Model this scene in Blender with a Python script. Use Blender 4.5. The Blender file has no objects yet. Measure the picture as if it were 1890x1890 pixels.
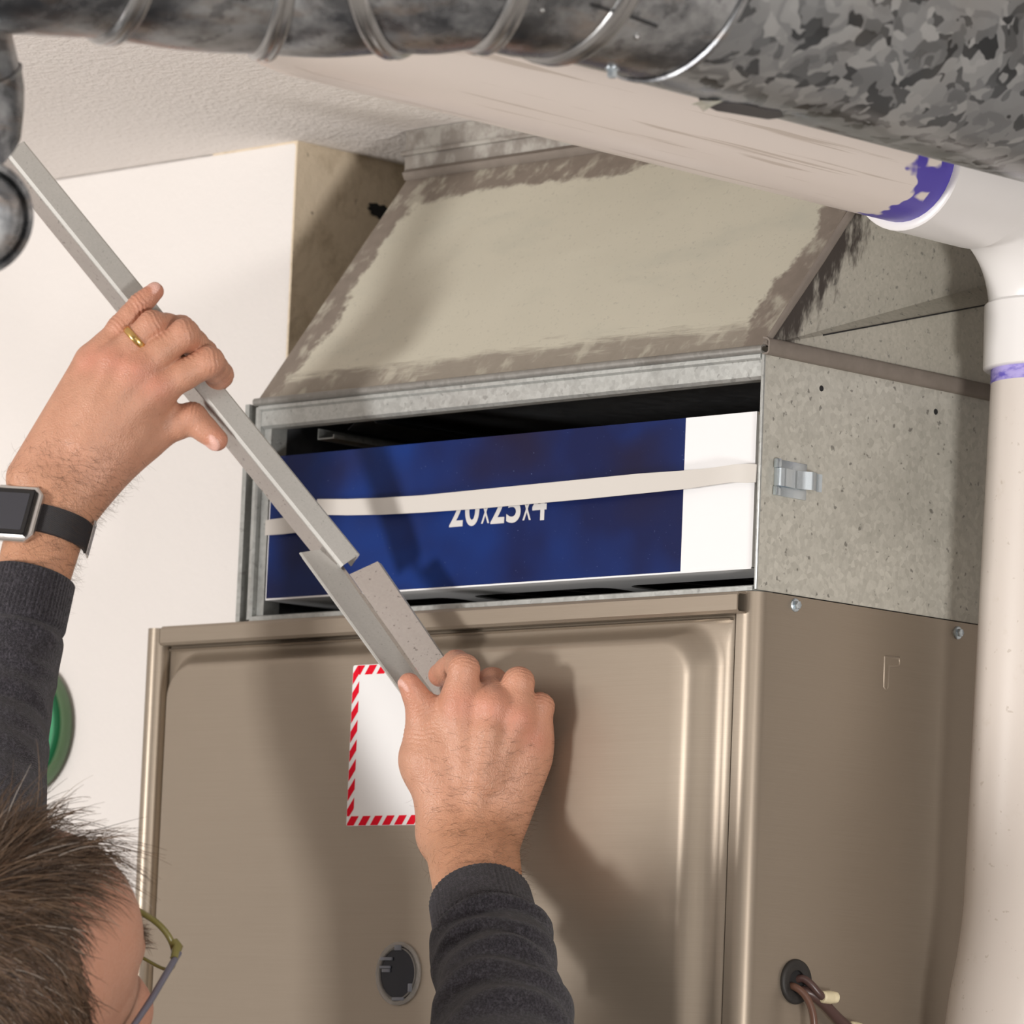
import bpy, bmesh, math, random
import numpy as np
from mathutils import Vector, Matrix

random.seed(7)
rng = np.random.default_rng(7)
scene = bpy.context.scene
COL = scene.collection

# ------------------------------------------------------------------ camera
YAW, PITCH, ROLL, FPX = 0.77816, 0.12241, 0.04057, 9306.05
CAM = np.array([2.280067, -2.553643, -0.374479])
_f = np.array([-math.sin(YAW) * math.cos(PITCH), math.cos(YAW) * math.cos(PITCH), math.sin(PITCH)])
_r0 = np.array([math.cos(YAW), math.sin(YAW), 0.0])
_u0 = np.cross(_r0, _f)
CR = _r0 * math.cos(ROLL) + _u0 * math.sin(ROLL)
CU = -_r0 * math.sin(ROLL) + _u0 * math.cos(ROLL)
CF = _f
cam_data = bpy.data.cameras.new('camera')
cam_data.sensor_width = 36.0
cam_data.lens = FPX / 1890 * 36.0
cam_data.clip_start = 0.05
cam_data.dof.use_dof = True
cam_data.dof.focus_distance = 3.46
cam_data.dof.aperture_fstop = 13.0
cam = bpy.data.objects.new('camera', cam_data)
COL.objects.link(cam)
cam.matrix_world = Matrix(((CR[0], CU[0], -CF[0], CAM[0]), (CR[1], CU[1], -CF[1], CAM[1]),
                           (CR[2], CU[2], -CF[2], CAM[2]), (0, 0, 0, 1)))
scene.camera = cam

# ------------------------------------------------------------------ world, lights, exposure
world = bpy.data.worlds.new('world')
scene.world = world
world.use_nodes = True
bg = world.node_tree.nodes['Background']
bg.inputs[0].default_value = (1.0, 0.955, 0.925, 1)
bg.inputs[1].default_value = 0.30


def area_light(name, loc, target, size, power, color=(1, 1, 1)):
    d = bpy.data.lights.new(name, 'AREA')
    d.shape = 'SQUARE'
    d.size = size
    d.energy = power
    d.color = color
    o = bpy.data.objects.new(name, d)
    COL.objects.link(o)
    o.location = loc
    o.rotation_euler = (Vector(target) - Vector(loc)).to_track_quat('-Z', 'Y').to_euler()
    return o


area_light('key_light', (-0.90, -2.80, -0.42), (-0.3, 0, 0), 0.38, 60, (1.0, 0.965, 0.935))
area_light('side_light', (3.3, -1.5, -1.0), (0, 0.1, 0.1), 0.5, 70, (1.0, 0.955, 0.915))
area_light('ceiling_lamp_light', (1.2, -1.7, 0.36), (-0.2, -0.1, -0.3), 0.6, 4, (1.0, 0.95, 0.88))

scene.view_settings.view_transform = 'Standard'
scene.view_settings.look = 'None'
scene.view_settings.exposure = 0.0
scene.view_settings.gamma = 1.0
scene.view_settings.use_curve_mapping = False


# ------------------------------------------------------------------ helpers
def at(px, py, w):
    """world point on the view of pixel px,py at distance w along the view axis"""
    return CAM + (CF + CR * ((px - 945) / FPX) - CU * ((py - 945) / FPX)) * w


def on_y(px, py, y):
    d = CF + CR * ((px - 945) / FPX) - CU * ((py - 945) / FPX)
    return CAM + d * ((y - CAM[1]) / d[1])


def on_x(px, py, x):
    d = CF + CR * ((px - 945) / FPX) - CU * ((py - 945) / FPX)
    return CAM + d * ((x - CAM[0]) / d[0])


def unit(v):
    v = np.asarray(v, float)
    return v / (np.linalg.norm(v) + 1e-12)


class Mt:
    """small node-material builder"""

    def __init__(s, name):
        s.m = bpy.data.materials.new(name)
        s.m.use_nodes = True
        s.nt = s.m.node_tree
        s.b = s.nt.nodes['Principled BSDF']
        s._pos = None

    def node(s, t, **kw):
        n = s.nt.nodes.new(t)
        for k, v in kw.items():
            setattr(n, k, v)
        return n

    def put(s, sock, v):
        if isinstance(v, bpy.types.NodeSocket):
            s.nt.links.new(v, sock)
        elif isinstance(v, (tuple, list)) and len(v) == 3 and sock.type == 'RGBA':
            sock.default_value = (*v, 1)
        elif sock.type == 'RGBA' and isinstance(v, (int, float)):
            sock.default_value = (v, v, v, 1)
        else:
            sock.default_value = v

    @property
    def pos(s):
        if s._pos is None:
            s._pos = s.node('ShaderNodeTexCoord').outputs['Object']
        return s._pos

    def xyz(s):
        n = s.node('ShaderNodeSeparateXYZ')
        s.put(n.inputs[0], s.pos)
        return n.outputs

    def mapped(s, scale=(1, 1, 1), rot=(0, 0, 0)):
        n = s.node('ShaderNodeMapping')
        s.put(n.inputs['Vector'], s.pos)
        n.inputs['Scale'].default_value = scale
        n.inputs['Rotation'].default_value = rot
        return n.outputs[0]

    def noise(s, scale, detail=3, rough=.55, vec=None, dist=0.0):
        n = s.node('ShaderNodeTexNoise')
        s.put(n.inputs['Vector'], vec if vec is not None else s.pos)
        n.inputs['Scale'].default_value = scale
        n.inputs['Detail'].default_value = detail
        n.inputs['Roughness'].default_value = rough
        n.inputs['Distortion'].default_value = dist
        return n.outputs[0]

    def voronoi(s, scale, vec=None, out='Color', feature='F1', rnd=1.0):
        n = s.node('ShaderNodeTexVoronoi', feature=feature)
        s.put(n.inputs['Vector'], vec if vec is not None else s.pos)
        n.inputs['Scale'].default_value = scale
        n.inputs['Randomness'].default_value = rnd
        return n.outputs[out]

    def wave(s, scale, vec=None, dist=0.0, direction='X'):
        n = s.node('ShaderNodeTexWave', bands_direction=direction)
        s.put(n.inputs['Vector'], vec if vec is not None else s.pos)
        n.inputs['Scale'].default_value = scale
        n.inputs['Distortion'].default_value = dist
        return n.outputs['Fac']

    def ramp(s, f, stops):
        n = s.node('ShaderNodeValToRGB')
        s.put(n.inputs[0], f)
        cr = n.color_ramp
        while len(cr.elements) < len(stops):
            cr.elements.new(0.5)
        for e, (p, c) in zip(cr.elements, stops):
            e.position = p
            e.color = (c, c, c, 1) if isinstance(c, (int, float)) else (*c, 1)
        return n.outputs[0]

    def mix(s, f, a, b, mode='MIX'):
        n = s.node('ShaderNodeMix', data_type='RGBA', blend_type=mode)
        s.put(n.inputs[0], f)
        s.put(n.inputs[6], a)
        s.put(n.inputs[7], b)
        return n.outputs[2]

    def math(s, op, a, b=0.0, clamp=False):
        n = s.node('ShaderNodeMath', operation=op, use_clamp=clamp)
        s.put(n.inputs[0], a)
        s.put(n.inputs[1], b)
        return n.outputs[0]

    def smooth(s, v, lo, hi, a=0.0, b=1.0):
        n = s.node('ShaderNodeMapRange', interpolation_type='SMOOTHSTEP')
        s.put(n.inputs[0], v)
        for i, x in enumerate((lo, hi, a, b)):
            n.inputs[i + 1].default_value = x
        return n.outputs[0]

    def attr(s, name):
        n = s.node('ShaderNodeAttribute', attribute_name=name)
        return n.outputs

    def bump(s, h, strength=.3, dist=.001, normal=None):
        n = s.node('ShaderNodeBump')
        s.put(n.inputs['Height'], h)
        n.inputs['Strength'].default_value = strength
        n.inputs['Distance'].default_value = dist
        if normal is not None:
            s.put(n.inputs['Normal'], normal)
        s.nt.links.new(n.outputs[0], s.b.inputs['Normal'])
        return n.outputs[0]

    def done(s, color=(.5, .5, .5), rough=.5, metal=0.0, **kw):
        s.put(s.b.inputs['Base Color'], color)
        s.put(s.b.inputs['Roughness'], rough)
        s.put(s.b.inputs['Metallic'], metal)
        for k, v in kw.items():
            s.put(s.b.inputs[k], v)
        return s.m


def link(name, me, m, parent=None, smooth=False):
    o = bpy.data.objects.new(name, me)
    COL.objects.link(o)
    if m is not None and len(me.materials) == 0:
        me.materials.append(m)
    if smooth:
        me.shade_smooth()
        if smooth != 'all':
            me.set_sharp_from_angle(angle=math.radians(smooth if smooth is not True else 40))
    if parent is not None:
        o.parent = parent
        r = parent
        off = Vector((0, 0, 0))
        while r is not None:
            if r.type == 'EMPTY':
                off += r.location
            r = r.parent
        if parent.type == 'EMPTY':
            o.location = -off
    return o


def mesh(name, verts, faces, m, parent=None, smooth=False):
    me = bpy.data.meshes.new(name)
    me.from_pydata([tuple(map(float, v)) for v in verts], [], [tuple(map(int, f)) for f in faces])
    me.update()
    return link(name, me, m, parent, smooth)


def npmesh(name, V, Q, m, parent=None, smooth='all', attrs=None):
    """fast mesh from numpy; Q is (n,3) or (n,4)"""
    V = np.ascontiguousarray(V, np.float32)
    Q = np.ascontiguousarray(Q, np.int32)
    me = bpy.data.meshes.new(name)
    k = Q.shape[1]
    me.vertices.add(len(V))
    me.vertices.foreach_set('co', V.ravel())
    me.loops.add(Q.size)
    me.loops.foreach_set('vertex_index', Q.ravel())
    me.polygons.add(len(Q))
    me.polygons.foreach_set('loop_start', np.arange(0, Q.size, k, dtype=np.int32))
    me.polygons.foreach_set('loop_total', np.full(len(Q), k, np.int32))
    me.update(calc_edges=True)
    me.validate()
    if attrs:
        for an, A in attrs.items():
            if A.ndim == 2:
                at_ = me.attributes.new(an, 'FLOAT_COLOR', 'POINT')
                at_.data.foreach_set('color', np.c_[A, np.ones(len(A))].astype(np.float32).ravel())
            else:
                at_ = me.attributes.new(an, 'FLOAT', 'POINT')
                at_.data.foreach_set('value', A.astype(np.float32))
    return link(name, me, m, parent, smooth)


def thing(name, label, cat, loc=(0, 0, 0), group=None):
    o = bpy.data.objects.new(name, None)
    COL.objects.link(o)
    o.location = tuple(float(v) for v in loc)
    o.empty_display_size = .05
    tag(o, label, cat, group)
    return o


def tag(o, label=None, cat=None, group=None, kind=None):
    if label:
        o['label'] = label
    if cat:
        o['category'] = cat
    if group:
        o['group'] = group
    if kind:
        o['kind'] = kind
    return o


def bm_obj(name, bm, m, parent=None, smooth=False):
    me = bpy.data.meshes.new(name)
    bmesh.ops.recalc_face_normals(bm, faces=bm.faces)
    bm.to_mesh(me)
    bm.free()
    return link(name, me, m, parent, smooth)


def box(name, x0, x1, y0, y1, z0, z1, m, parent=None, bevel=0.0, seg=2):
    bm = bmesh.new()
    bmesh.ops.create_cube(bm, size=1)
    for v in bm.verts:
        v.co = ((x0 + x1) / 2 + v.co.x * (x1 - x0), (y0 + y1) / 2 + v.co.y * (y1 - y0), (z0 + z1) / 2 + v.co.z * (z1 - z0))
    if bevel:
        bmesh.ops.bevel(bm, geom=bm.edges[:], offset=bevel, segments=seg, affect='EDGES', profile=.5)
    return bm_obj(name, bm, m, parent, smooth=35 if bevel else False)


def frame_for(d, ref=(0, 0, 1)):
    d = unit(d)
    a = np.cross(d, ref)
    if np.linalg.norm(a) < 1e-4:
        a = np.cross(d, (1, 0, 0))
    a = unit(a)
    return a, np.cross(a, d), d


def rings_mesh(name, rings, m, parent=None, smooth=50, cap0=True, cap1=True, closed=True):
    n = len(rings[0])
    V = [p for r in rings for p in r]
    Fc = []
    for k in range(len(rings) - 1):
        for i in range(n if closed else n - 1):
            j = (i + 1) % n
            Fc.append((k * n + i, k * n + j, (k + 1) * n + j, (k + 1) * n + i))
    if cap0:
        Fc.append(tuple(range(n - 1, -1, -1)))
    if cap1:
        Fc.append(tuple(range((len(rings) - 1) * n, len(rings) * n)))
    o = mesh(name, V, Fc, m, parent, smooth=False)
    bm = bmesh.new()
    bm.from_mesh(o.data)
    bmesh.ops.recalc_face_normals(bm, faces=bm.faces)
    bm.to_mesh(o.data)
    bm.free()
    if smooth:
        o.data.shade_smooth()
        if smooth != 'all':
            o.data.set_sharp_from_angle(angle=math.radians(smooth))
    return o


def tube(name, pts, rad, m, parent=None, n=16, smooth=50, caps=True, ref=(0, 0, 1)):
    pts = [np.asarray(p, float) for p in pts]
    rings = []
    a_prev = None
    for k, p in enumerate(pts):
        d = unit(pts[min(k + 1, len(pts) - 1)] - pts[max(k - 1, 0)])
        if a_prev is None:
            a, b, _ = frame_for(d, ref)
        else:
            a = unit(a_prev - d * np.dot(a_prev, d))
            b = np.cross(a, d)
        a_prev = a
        r = rad[k] if hasattr(rad, '__len__') else rad
        rings.append([p + r * (math.cos(t) * a + math.sin(t) * b) for t in np.linspace(0, 2 * math.pi, n, endpoint=False)])
    return rings_mesh(name, rings, m, parent, smooth, caps, caps)


def lathe(name, c, axis, prof, m, parent=None, n=32, smooth=40, ref=(0, 0, 1)):
    """prof: list of (radius, distance along axis); closed caps where radius is 0"""
    a, b, d = frame_for(axis, ref)
    c = np.asarray(c, float)
    rings = [[c + d * h + max(r, 1e-5) * (math.cos(t) * a + math.sin(t) * b) for t in np.linspace(0, 2 * math.pi, n, endpoint=False)] for r, h in prof]
    loop = abs(prof[0][0] - prof[-1][0]) < 1e-9 and abs(prof[0][1] - prof[-1][1]) < 1e-9
    return rings_mesh(name, rings, m, parent, smooth, not loop, not loop)


def extrude(name, prof, o0, o1, ax, ay, m, parent=None, smooth=False, cap=True):
    """closed 2D profile prof in axes ax, ay, swept from o0 to o1"""
    ax, ay = np.asarray(ax, float), np.asarray(ay, float)
    rings = [[np.asarray(o, float) + ax * u + ay * v for u, v in prof] for o in (o0, o1)]
    return rings_mesh(name, rings, m, parent, smooth, cap, cap)


def sheet_profile(pts, t):
    """thin open polyline of 2D points -> closed profile of thickness t"""
    pts = [np.asarray(p, float) for p in pts]
    off = []
    for k in range(len(pts)):
        ns = []
        if k > 0:
            d = unit(pts[k] - pts[k - 1]); ns.append(np.array([-d[1], d[0]]))
        if k < len(pts) - 1:
            d = unit(pts[k + 1] - pts[k]); ns.append(np.array([-d[1], d[0]]))
        nn = sum(ns); nn = nn / (np.dot(nn, ns[0]) + 1e-9) if len(ns) > 1 else ns[0]
        off.append(pts[k] + nn * t)
    return [tuple(p) for p in pts] + [tuple(p) for p in off[::-1]]


def rrect(x0, x1, z0, z1, r, n=8):
    P = []
    for cx, cz, a0 in ((x1 - r, z1 - r, 0), (x0 + r, z1 - r, 90), (x0 + r, z0 + r, 180), (x1 - r, z0 + r, 270)):
        for k in range(n + 1):
            t = math.radians(a0 + 90 * k / n)
            P.append((cx + r * math.cos(t), cz + r * math.sin(t)))
    return P


def smoothstep(a, b, x):
    t = np.clip((x - a) / (b - a), 0, 1)
    return t * t * (3 - 2 * t)

# ------------------------------------------------------------------ materials
def wall_mat(name, base, dark, bump=.5):
    k = Mt(name)
    f = k.noise(2.2, 3)
    c = k.mix(k.ramp(f, [(.35, 0), (.75, 1)]), base, dark)
    h = k.math('ADD', k.noise(230, 3, .55), k.math('MULTIPLY', k.noise(110, 2), .8))
    k.bump(h, bump, .004)
    return k.done(c, .85)


M_WALL = wall_mat('painted_wall', (.79, .76, .735), (.77, .735, .71), .12)
M_CEIL = wall_mat('textured_ceiling', (.80, .755, .72), (.76, .71, .675), .40)
k = Mt('recess_plaster')
x_, y_, z_ = k.xyz()
dirt = k.math('MULTIPLY', k.smooth(k.noise(26, 5, .7), .48, .66), .55)
spots = k.ramp(k.noise(70, 3, .6), [(.70, 0), (.76, 1)])
c = k.mix(dirt, (.72, .61, .46), (.46, .37, .25))
c = k.mix(k.math('MULTIPLY', spots, .8), c, (.16, .12, .08))
k.bump(k.noise(90, 4, .6), .5, .004)
M_RECESS = k.done(c, .9)
M_FLOOR = wall_mat('concrete_floor', (.42, .40, .37), (.34, .32, .30), .2)

k = Mt('champagne_metallic_paint')
br = k.noise(1.0, 2, .5, k.mapped((14, 14, 2600)))
c = k.mix(br, (.31, .260, .205), (.36, .305, .244))
k.bump(br, .05, .0003)
M_PAINT = k.done(c, k.ramp(br, [(0, .33), (1, .41)]), .60)

M_DARK = Mt('dark_inside').done((.012, .012, .013), .8)
k = Mt('zinc_screw')
k.bump(k.noise(500, 2), .2, .0005)
M_ZINC = k.done((.62, .70, .76), .28, .9)
k = Mt('black_rubber')
M_RUBBER = k.done(k.mix(k.noise(200, 2), (.012, .011, .011), (.03, .027, .025)), .55)


def galv(name, a, b, scale=260, metal=.45, rough=.45, speck=.5, stain=.0):
    k = Mt(name)
    v = k.voronoi(scale, k.mapped((1, 1, 1)), 'Color')
    bw = k.node('ShaderNodeRGBToBW')
    k.put(bw.inputs[0], v)
    f = k.mix(.5, bw.outputs[0], k.noise(scale * .9, 3, .65))
    c = k.mix(f, a, b)
    big = k.noise(5, 4, .6)
    c = k.mix(k.math('MULTIPLY', k.smooth(big, .42, .75), .35), c, tuple(v * .55 for v in a))
    sp = k.ramp(k.noise(scale * .6, 2, .5), [(.66, 0), (.71, 1)])
    c = k.mix(k.math('MULTIPLY', sp, speck), c, (.045, .04, .035))
    if stain:
        c = k.mix(k.math('MULTIPLY', k.smooth(k.noise(9, 5, .7), .5, .7), stain), c, (.10, .085, .07))
    k.bump(f, .12, .0006)
    return k.done(c, k.mix(f, rough - .07, rough + .1), metal)


M_GALV = galv('galvanized_side', (.38, .37, .325), (.70, .685, .615), 260, .22, .5, .6)
M_GALV_RAIL = galv('galvanized_rail', (.36, .37, .36), (.58, .60, .58), 300, .55, .36, .3, .35)
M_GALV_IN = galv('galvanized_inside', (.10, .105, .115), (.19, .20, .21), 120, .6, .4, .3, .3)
M_BAR = galv('channel_steel', (.44, .435, .41), (.54, .53, .505), 900, .22, .55, .25)
M_BAR_BRIGHT = galv('channel_steel_bright', (.55, .52, .50), (.66, .63, .61), 700, .92, .2, .5)

# ------------------------------------------------------------------ setting
FLOOR_Z = -2.02
CEIL_Z = .4015
WX, WY = -.62, .128


def struct(name, x0, x1, y0, y1, z0, z1, m, bevel=0):
    o = box(name, x0, x1, y0, y1, z0, z1, m, bevel=bevel)
    o['kind'] = 'structure'
    return o


struct('floor', -3.2, 3.6, -4.2, 1.0, FLOOR_Z - .1, FLOOR_Z, M_FLOOR)
struct('ceiling', -3.2, 3.6, -4.2, 1.0, CEIL_Z, CEIL_Z + .1, M_CEIL)
w = struct('wall_left', -3.2, WX - .0005, WY, WY + .1, FLOOR_Z, CEIL_Z, M_WALL, bevel=.004)
struct('wall_recess', WX - .1, WX, WY + .001, .92, FLOOR_Z, CEIL_Z, M_RECESS)
struct('wall_back', WX, 3.6, .82, .92, FLOOR_Z, CEIL_Z, M_WALL)
struct('added_dark_wall', 1.0, 1.1, .30, .82, FLOOR_Z, CEIL_Z, M_FLOOR)  # unseen wall, added to darken what the furnace side reflects
struct('wall_far_left', -3.3, -3.2, -4.2, .2, FLOOR_Z, CEIL_Z, M_WALL)

# ------------------------------------------------------------------ furnace
FUR = thing('furnace', 'champagne metallic furnace cabinet with raised door panel below the filter slot', 'furnace', (-.3, .3, FLOOR_Z))
FD = .62  # depth
R = .011
# right side panel wraps round the front corner
prof = []
for t in np.linspace(0, 90, 10):
    a = math.radians(t)
    prof.append((-R + R * math.cos(a), R - R * math.sin(a)))
prof = [(0, FD), (0, .03)] + prof + [(-.0165, 0)]
side = extrude('side_panel', sheet_profile(prof, .0012), (0, 0, FLOOR_Z), (0, 0, -.001), (1, 0, 0), (0, 1, 0), M_PAINT, FUR, smooth=35)
side['label'] = 'right side panel with rounded front corner'
# left rail: rounded upright
prof = [(-.615, FD), (-.615, .002)]
for t in np.linspace(180, 0, 14):
    a = math.radians(t)
    prof.append((-.6075 + .0075 * math.cos(a), -.002 - .0085 * math.sin(a)))
prof.append((-.600, .012))
extrude('corner_rail', sheet_profile(prof, -.0012), (0, 0, FLOOR_Z), (0, 0, -.003), (1, 0, 0), (0, 1, 0), M_PAINT, FUR, smooth=45)
box('back_panel', -.614, -.001, FD, FD + .002, FLOOR_Z, -.001, M_PAINT, FUR)
box('inner_liner', -.599, -.0175, .012, .014, FLOOR_Z, -.004, M_DARK, FUR)
box('base_panel', -.61, -.003, .0, FD, FLOOR_Z, FLOOR_Z + .01, M_PAINT, FUR)

# door: nested loops, raised centre
DX0, DX1, DZ0, DZ1 = -.597, -.0185, -1.05, -.0165


def door_loops():
    L = []
    def lp(ix0, ix1, iz0, iz1, r, y, n=10):
        P = rrect(DX0 + ix0, DX1 - ix1, DZ0 + iz0, DZ1 - iz1, max(r, .0004), n)
        L.append([(px_, y, pz_) for px_, pz_ in P])
    lp(0, 0, 0, 0, .001, .010)
    lp(0, 0, 0, 0, .001, .0008)
    lp(.0006, .0006, .0006, .0006, .001, .0)
    # right margin is wide, the others narrow; s-shaped slope up to the raised field
    H = .0125
    for s, h in ((0, 0), (.12, .035), (.24, .12), (.36, .28), (.5, .5), (.64, .72), (.76, .88), (.88, .965), (1, 1)):
        e = .003 + .0215 * s
        er = .008 + .0275 * s
        lp(e * .45 + .002, er, e, .0045 + .015 * s, .030 - .006 * s, -H * h)
    return L


rings_mesh('door_panel', door_loops(), M_PAINT, FUR, smooth=60)
DOOR = FUR.children[-1] if FUR.children else None
DOOR = [c for c in FUR.children if c.name.startswith('door_panel')][0]
# header strip over the door: folded sheet
prof = [(.004, -.0165), (-.0080, -.0165), (-.0100, -.0145), (-.0100, -.004), (-.0080, -.0018), (.02, -.0018)]
extrude('header_strip', sheet_profile(prof, -.0013), (-.5985, 0, 0), (-.0085, 0, 0), (0, 1, 0), (0, 0, 1), M_PAINT, FUR, smooth=35)
# a fine bead line under header
extrude('header_bead', [(-.003, -.0185), (-.0045, -.0195), (-.003, -.0205), (.002, -.0205), (.002, -.0185)], (-.594, 0, 0), (-.02, 0, 0), (0, 1, 0), (0, 0, 1), M_PAINT, FUR, smooth=60)
# sight glass in the door
c0 = on_y(736, 1797, -.0128)
M_CLEAR = Mt('clear_plastic').done((.50, .47, .43), .08, 0.0, **{'Transmission Weight': .55, 'IOR': 1.45, 'Alpha': .75})
M_NAVY = Mt('smoked_glass').done((.008, .010, .018), .12)
lathe('sight_glass_rim', c0, (0, -1, 0), [(.0228, 0), (.0228, .0012), (.0216, .0022), (.0202, .0022), (.0192, .0008), (.0192, 0), (.0228, 0)], M_CLEAR, DOOR, 40)
lathe('sight_glass', c0 + np.array((0, .0, 0)), (0, -1, 0), [(0, 0.0002), (.0196, .0002), (.0196, .0009), (0, .0011)], M_NAVY, DOOR, 40)
lathe('sight_glass_ring', c0, (0, -1, 0), [(.0192, .0006), (.0188, .0021), (.0180, .0021), (.0176, .0006), (.0192, .0006)], M_CLEAR, DOOR, 40)
M_SMOKE = Mt('grey_plastic_tab').done((.16, .17, .20), .25)
for dx, dz, sx, sz in ((-.0115, .0105, .006, .0012), (-.0125, .0045, .0055, .001), (-.0115, .002, .004, .0012), (.014, -.010, .002, .003), (0, .0185, .0035, .002), (.002, -.0182, .006, .0012)):
    box('retaining_tab', c0[0] + dx - sx, c0[0] + dx + sx, c0[1] - .0024, c0[1] - .001, c0[2] + dz - sz, c0[2] + dz + sz, M_SMOKE, DOOR, bevel=.0004)

# warning label: white card with red and white striped border
YL = -.0131
k = Mt('label_white')
M_LABEL = k.done((.86, .86, .86), .45)
M_RED = Mt('label_red').done((.78, .006, .025), .7, 0, **{'Specular IOR Level': .1})
a_ = on_y(652, 1228, YL); b_ = on_y(638, 1525, YL)
LX0, LX1, LZ0, LZ1 = a_[0], a_[0] + .128, b_[2], a_[2]
P = rrect(LX0, LX1, LZ0, LZ1, .002, 5)
LAB = rings_mesh('warning_label', [[(x, -.0126, z) for x, z in P], [(x, YL, z) for x, z in P]], M_LABEL, DOOR, smooth=False)
LAB['label'] = 'white blank sticker with red striped border'


def clip_poly(poly, xa, xb, za, zb):
    def cl(pl, f, inter):
        out = []
        for i in range(len(pl)):
            p, q = pl[i - 1], pl[i]
            if f(p) != f(q):
                out.append(inter(p, q))
            if f(q):
                out.append(q)
        return out
    for ax, val, sgn in ((0, xa, 1), (0, xb, -1), (1, za, 1), (1, zb, -1)):
        def inter(p, q, ax=ax, val=val):
            t = (val - p[ax]) / (q[ax] - p[ax])
            return (p[0] + (q[0] - p[0]) * t, p[1] + (q[1] - p[1]) * t)
        poly = cl(poly, lambda p, ax=ax, val=val, sgn=sgn: (p[ax] - val) * sgn >= 0, inter)
        if not poly:
            return []
    return poly


BW = .0068


def stripe(poly, name='red_stripe'):
    if len(poly) >= 3:
        V = [(x, YL - .0002, z) for x, z in poly] + [(x, YL + .0001, z) for x, z in poly]
        n = len(poly)
        F_ = [tuple(range(n)), tuple(range(2 * n - 1, n - 1, -1))] + [(i, (i + 1) % n, n + (i + 1) % n, n + i) for i in range(n)]
        mesh(name, V, F_, M_RED, LAB)


m_ = .0004
z = LZ0 - .01
while z < LZ1 + .01:     # left and right uprights
    for xa in (LX0 + m_, LX1 - BW - m_):
        w_ = BW
        stripe(clip_poly([(xa, z), (xa + w_, z + .0085), (xa + w_, z + .0165), (xa, z + .008)], xa, xa + w_, LZ0 + BW + m_, LZ1 - m_))
    z += .0142
x = LX0 - .0
while x < LX1:           # top and bottom bands
    for za in (LZ0 + m_, LZ1 - BW - m_):
        stripe(clip_poly([(x, za), (x + .0078, za), (x + .0128, za + BW), (x + .005, za + BW)], LX0 + (BW if za > LZ0 + .01 else .001), LX1 - BW, za, za + BW))
    x += .0125

# screws, grommet, stamp and wiring on the side panel
for px_, py_ in ((1467, 1117), (1767, 1168)):
    c0 = on_x(px_, py_, .001)
    sc = lathe('screw', c0, (1, 0, 0), [(0, 0), (.0047, 0), (.0047, .0009), (.0040, .0014), (.0030, .0015)], M_ZINC, FUR, 24, 30)
    a, b, d = frame_for((1, 0, 0))
    rings = [[c0 + d * h + r * (math.cos(t) * a + math.sin(t) * b) for t in np.linspace(0, 2 * math.pi, 6, endpoint=False)] for r, h in ((.0031, .0012), (.0031, .0036), (.0026, .0041), (.0011, .0039))]
    rings_mesh('hex_head', rings, M_ZINC, sc, smooth=False)
c0 = on_x(1467, 1812, .0012)
G = lathe('grommet', c0, (1, 0, 0), [(.0078, 0), (.0152, 0), (.0155, .001), (.0150, .0024), (.0135, .0031), (.0090, .0030), (.0078, .0022), (.0078, 0)], M_RUBBER, FUR, 36, 50)
lathe('grommet_hole', c0, (1, 0, 0), [(0, .0), (.0082, .0), (.0082, .0004), (0, .0004)], M_DARK, G, 24)
# stamped L-shaped mark: an outline of raised bead
pts = [(-.0105, .010), (.0095, .0105), (.0105, .0065), (.0085, .0045), (-.0045, .0035), (-.0045, -.0115), (-.0075, -.0135), (-.0105, -.0115), (-.0105, .010)]
c1 = on_x(1645, 1240, .0004)
tube('stamped_mark', [c1 + np.array((0, a * .78, b)) for a, b in pts], .0014, M_PAINT, FUR, n=8, smooth=60)
M_WIRE = Mt('brown_cable').done((.13, .065, .045), .32)
M_WIRE2 = Mt('dark_brown_cable').done((.075, .04, .035), .35)


def wire(pxs, rad, m):
    P = [on_x(a, b, xx) for a, b, xx in pxs]
    # smooth the path
    Q = []
    for i in range(len(P) - 1):
        p0, p1, p2, p3 = P[max(i - 1, 0)], P[i], P[i + 1], P[min(i + 2, len(P) - 1)]
        for t in np.linspace(0, 1, 7, endpoint=False):
            Q.append(.5 * ((2 * p1) + (-p0 + p2) * t + (2 * p0 - 5 * p1 + 4 * p2 - p3) * t * t + (-p0 + 3 * p1 - 3 * p2 + p3) * t ** 3))
    Q.append(P[-1])
    return tube('cable', Q, rad, m, FUR, n=12)


wire([(1452, 1822, -.004), (1466, 1821, .006), (1485, 1836, .013), (1498, 1862, .017), (1503, 1900, .018), (1504, 1980, .016), (1500, 2120, .004)], .0026, M_WIRE)
wire([(1460, 1812, -.004), (1480, 1806, .004), (1496, 1816, .009), (1510, 1832, .012), (1519, 1840, .013)], .0027, M_WIRE2)
wire([(1462, 1828, -.004), (1492, 1832, .005), (1518, 1850, .009), (1545, 1878, .010), (1580, 1912, .010), (1640, 1990, .004)], .0038, M_WIRE2)
k = Mt('cream_plastic')
M_CREAM = k.done((.70, .62, .42), .45)
p0, p1 = on_x(1519, 1840, .013), on_x(1558, 1842, .013)
lathe('wire_connector', p0, p1 - p0, [(.0032, -.001), (.0042, .0), (.0046, .006), (.0046, .0075), (.0036, .0078), (.0042, .009), (.0036, .0098), (.0042, .011), (.0036, .0118), (.0040, .013), (.0025, .0145)], M_CREAM, FUR, 16, 40)
p0, p1 = on_x(1572, 1896, .012), on_x(1600, 1902, .012)
lathe('wire_connector', p0, p1 - p0, [(.003, -.001), (.0042, .0), (.0044, .004), (.0036, .0045), (.0044, .006), (.0036, .0075), (.0042, .009), (.002, .0105)], M_CREAM, FUR, 14, 40)

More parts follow.
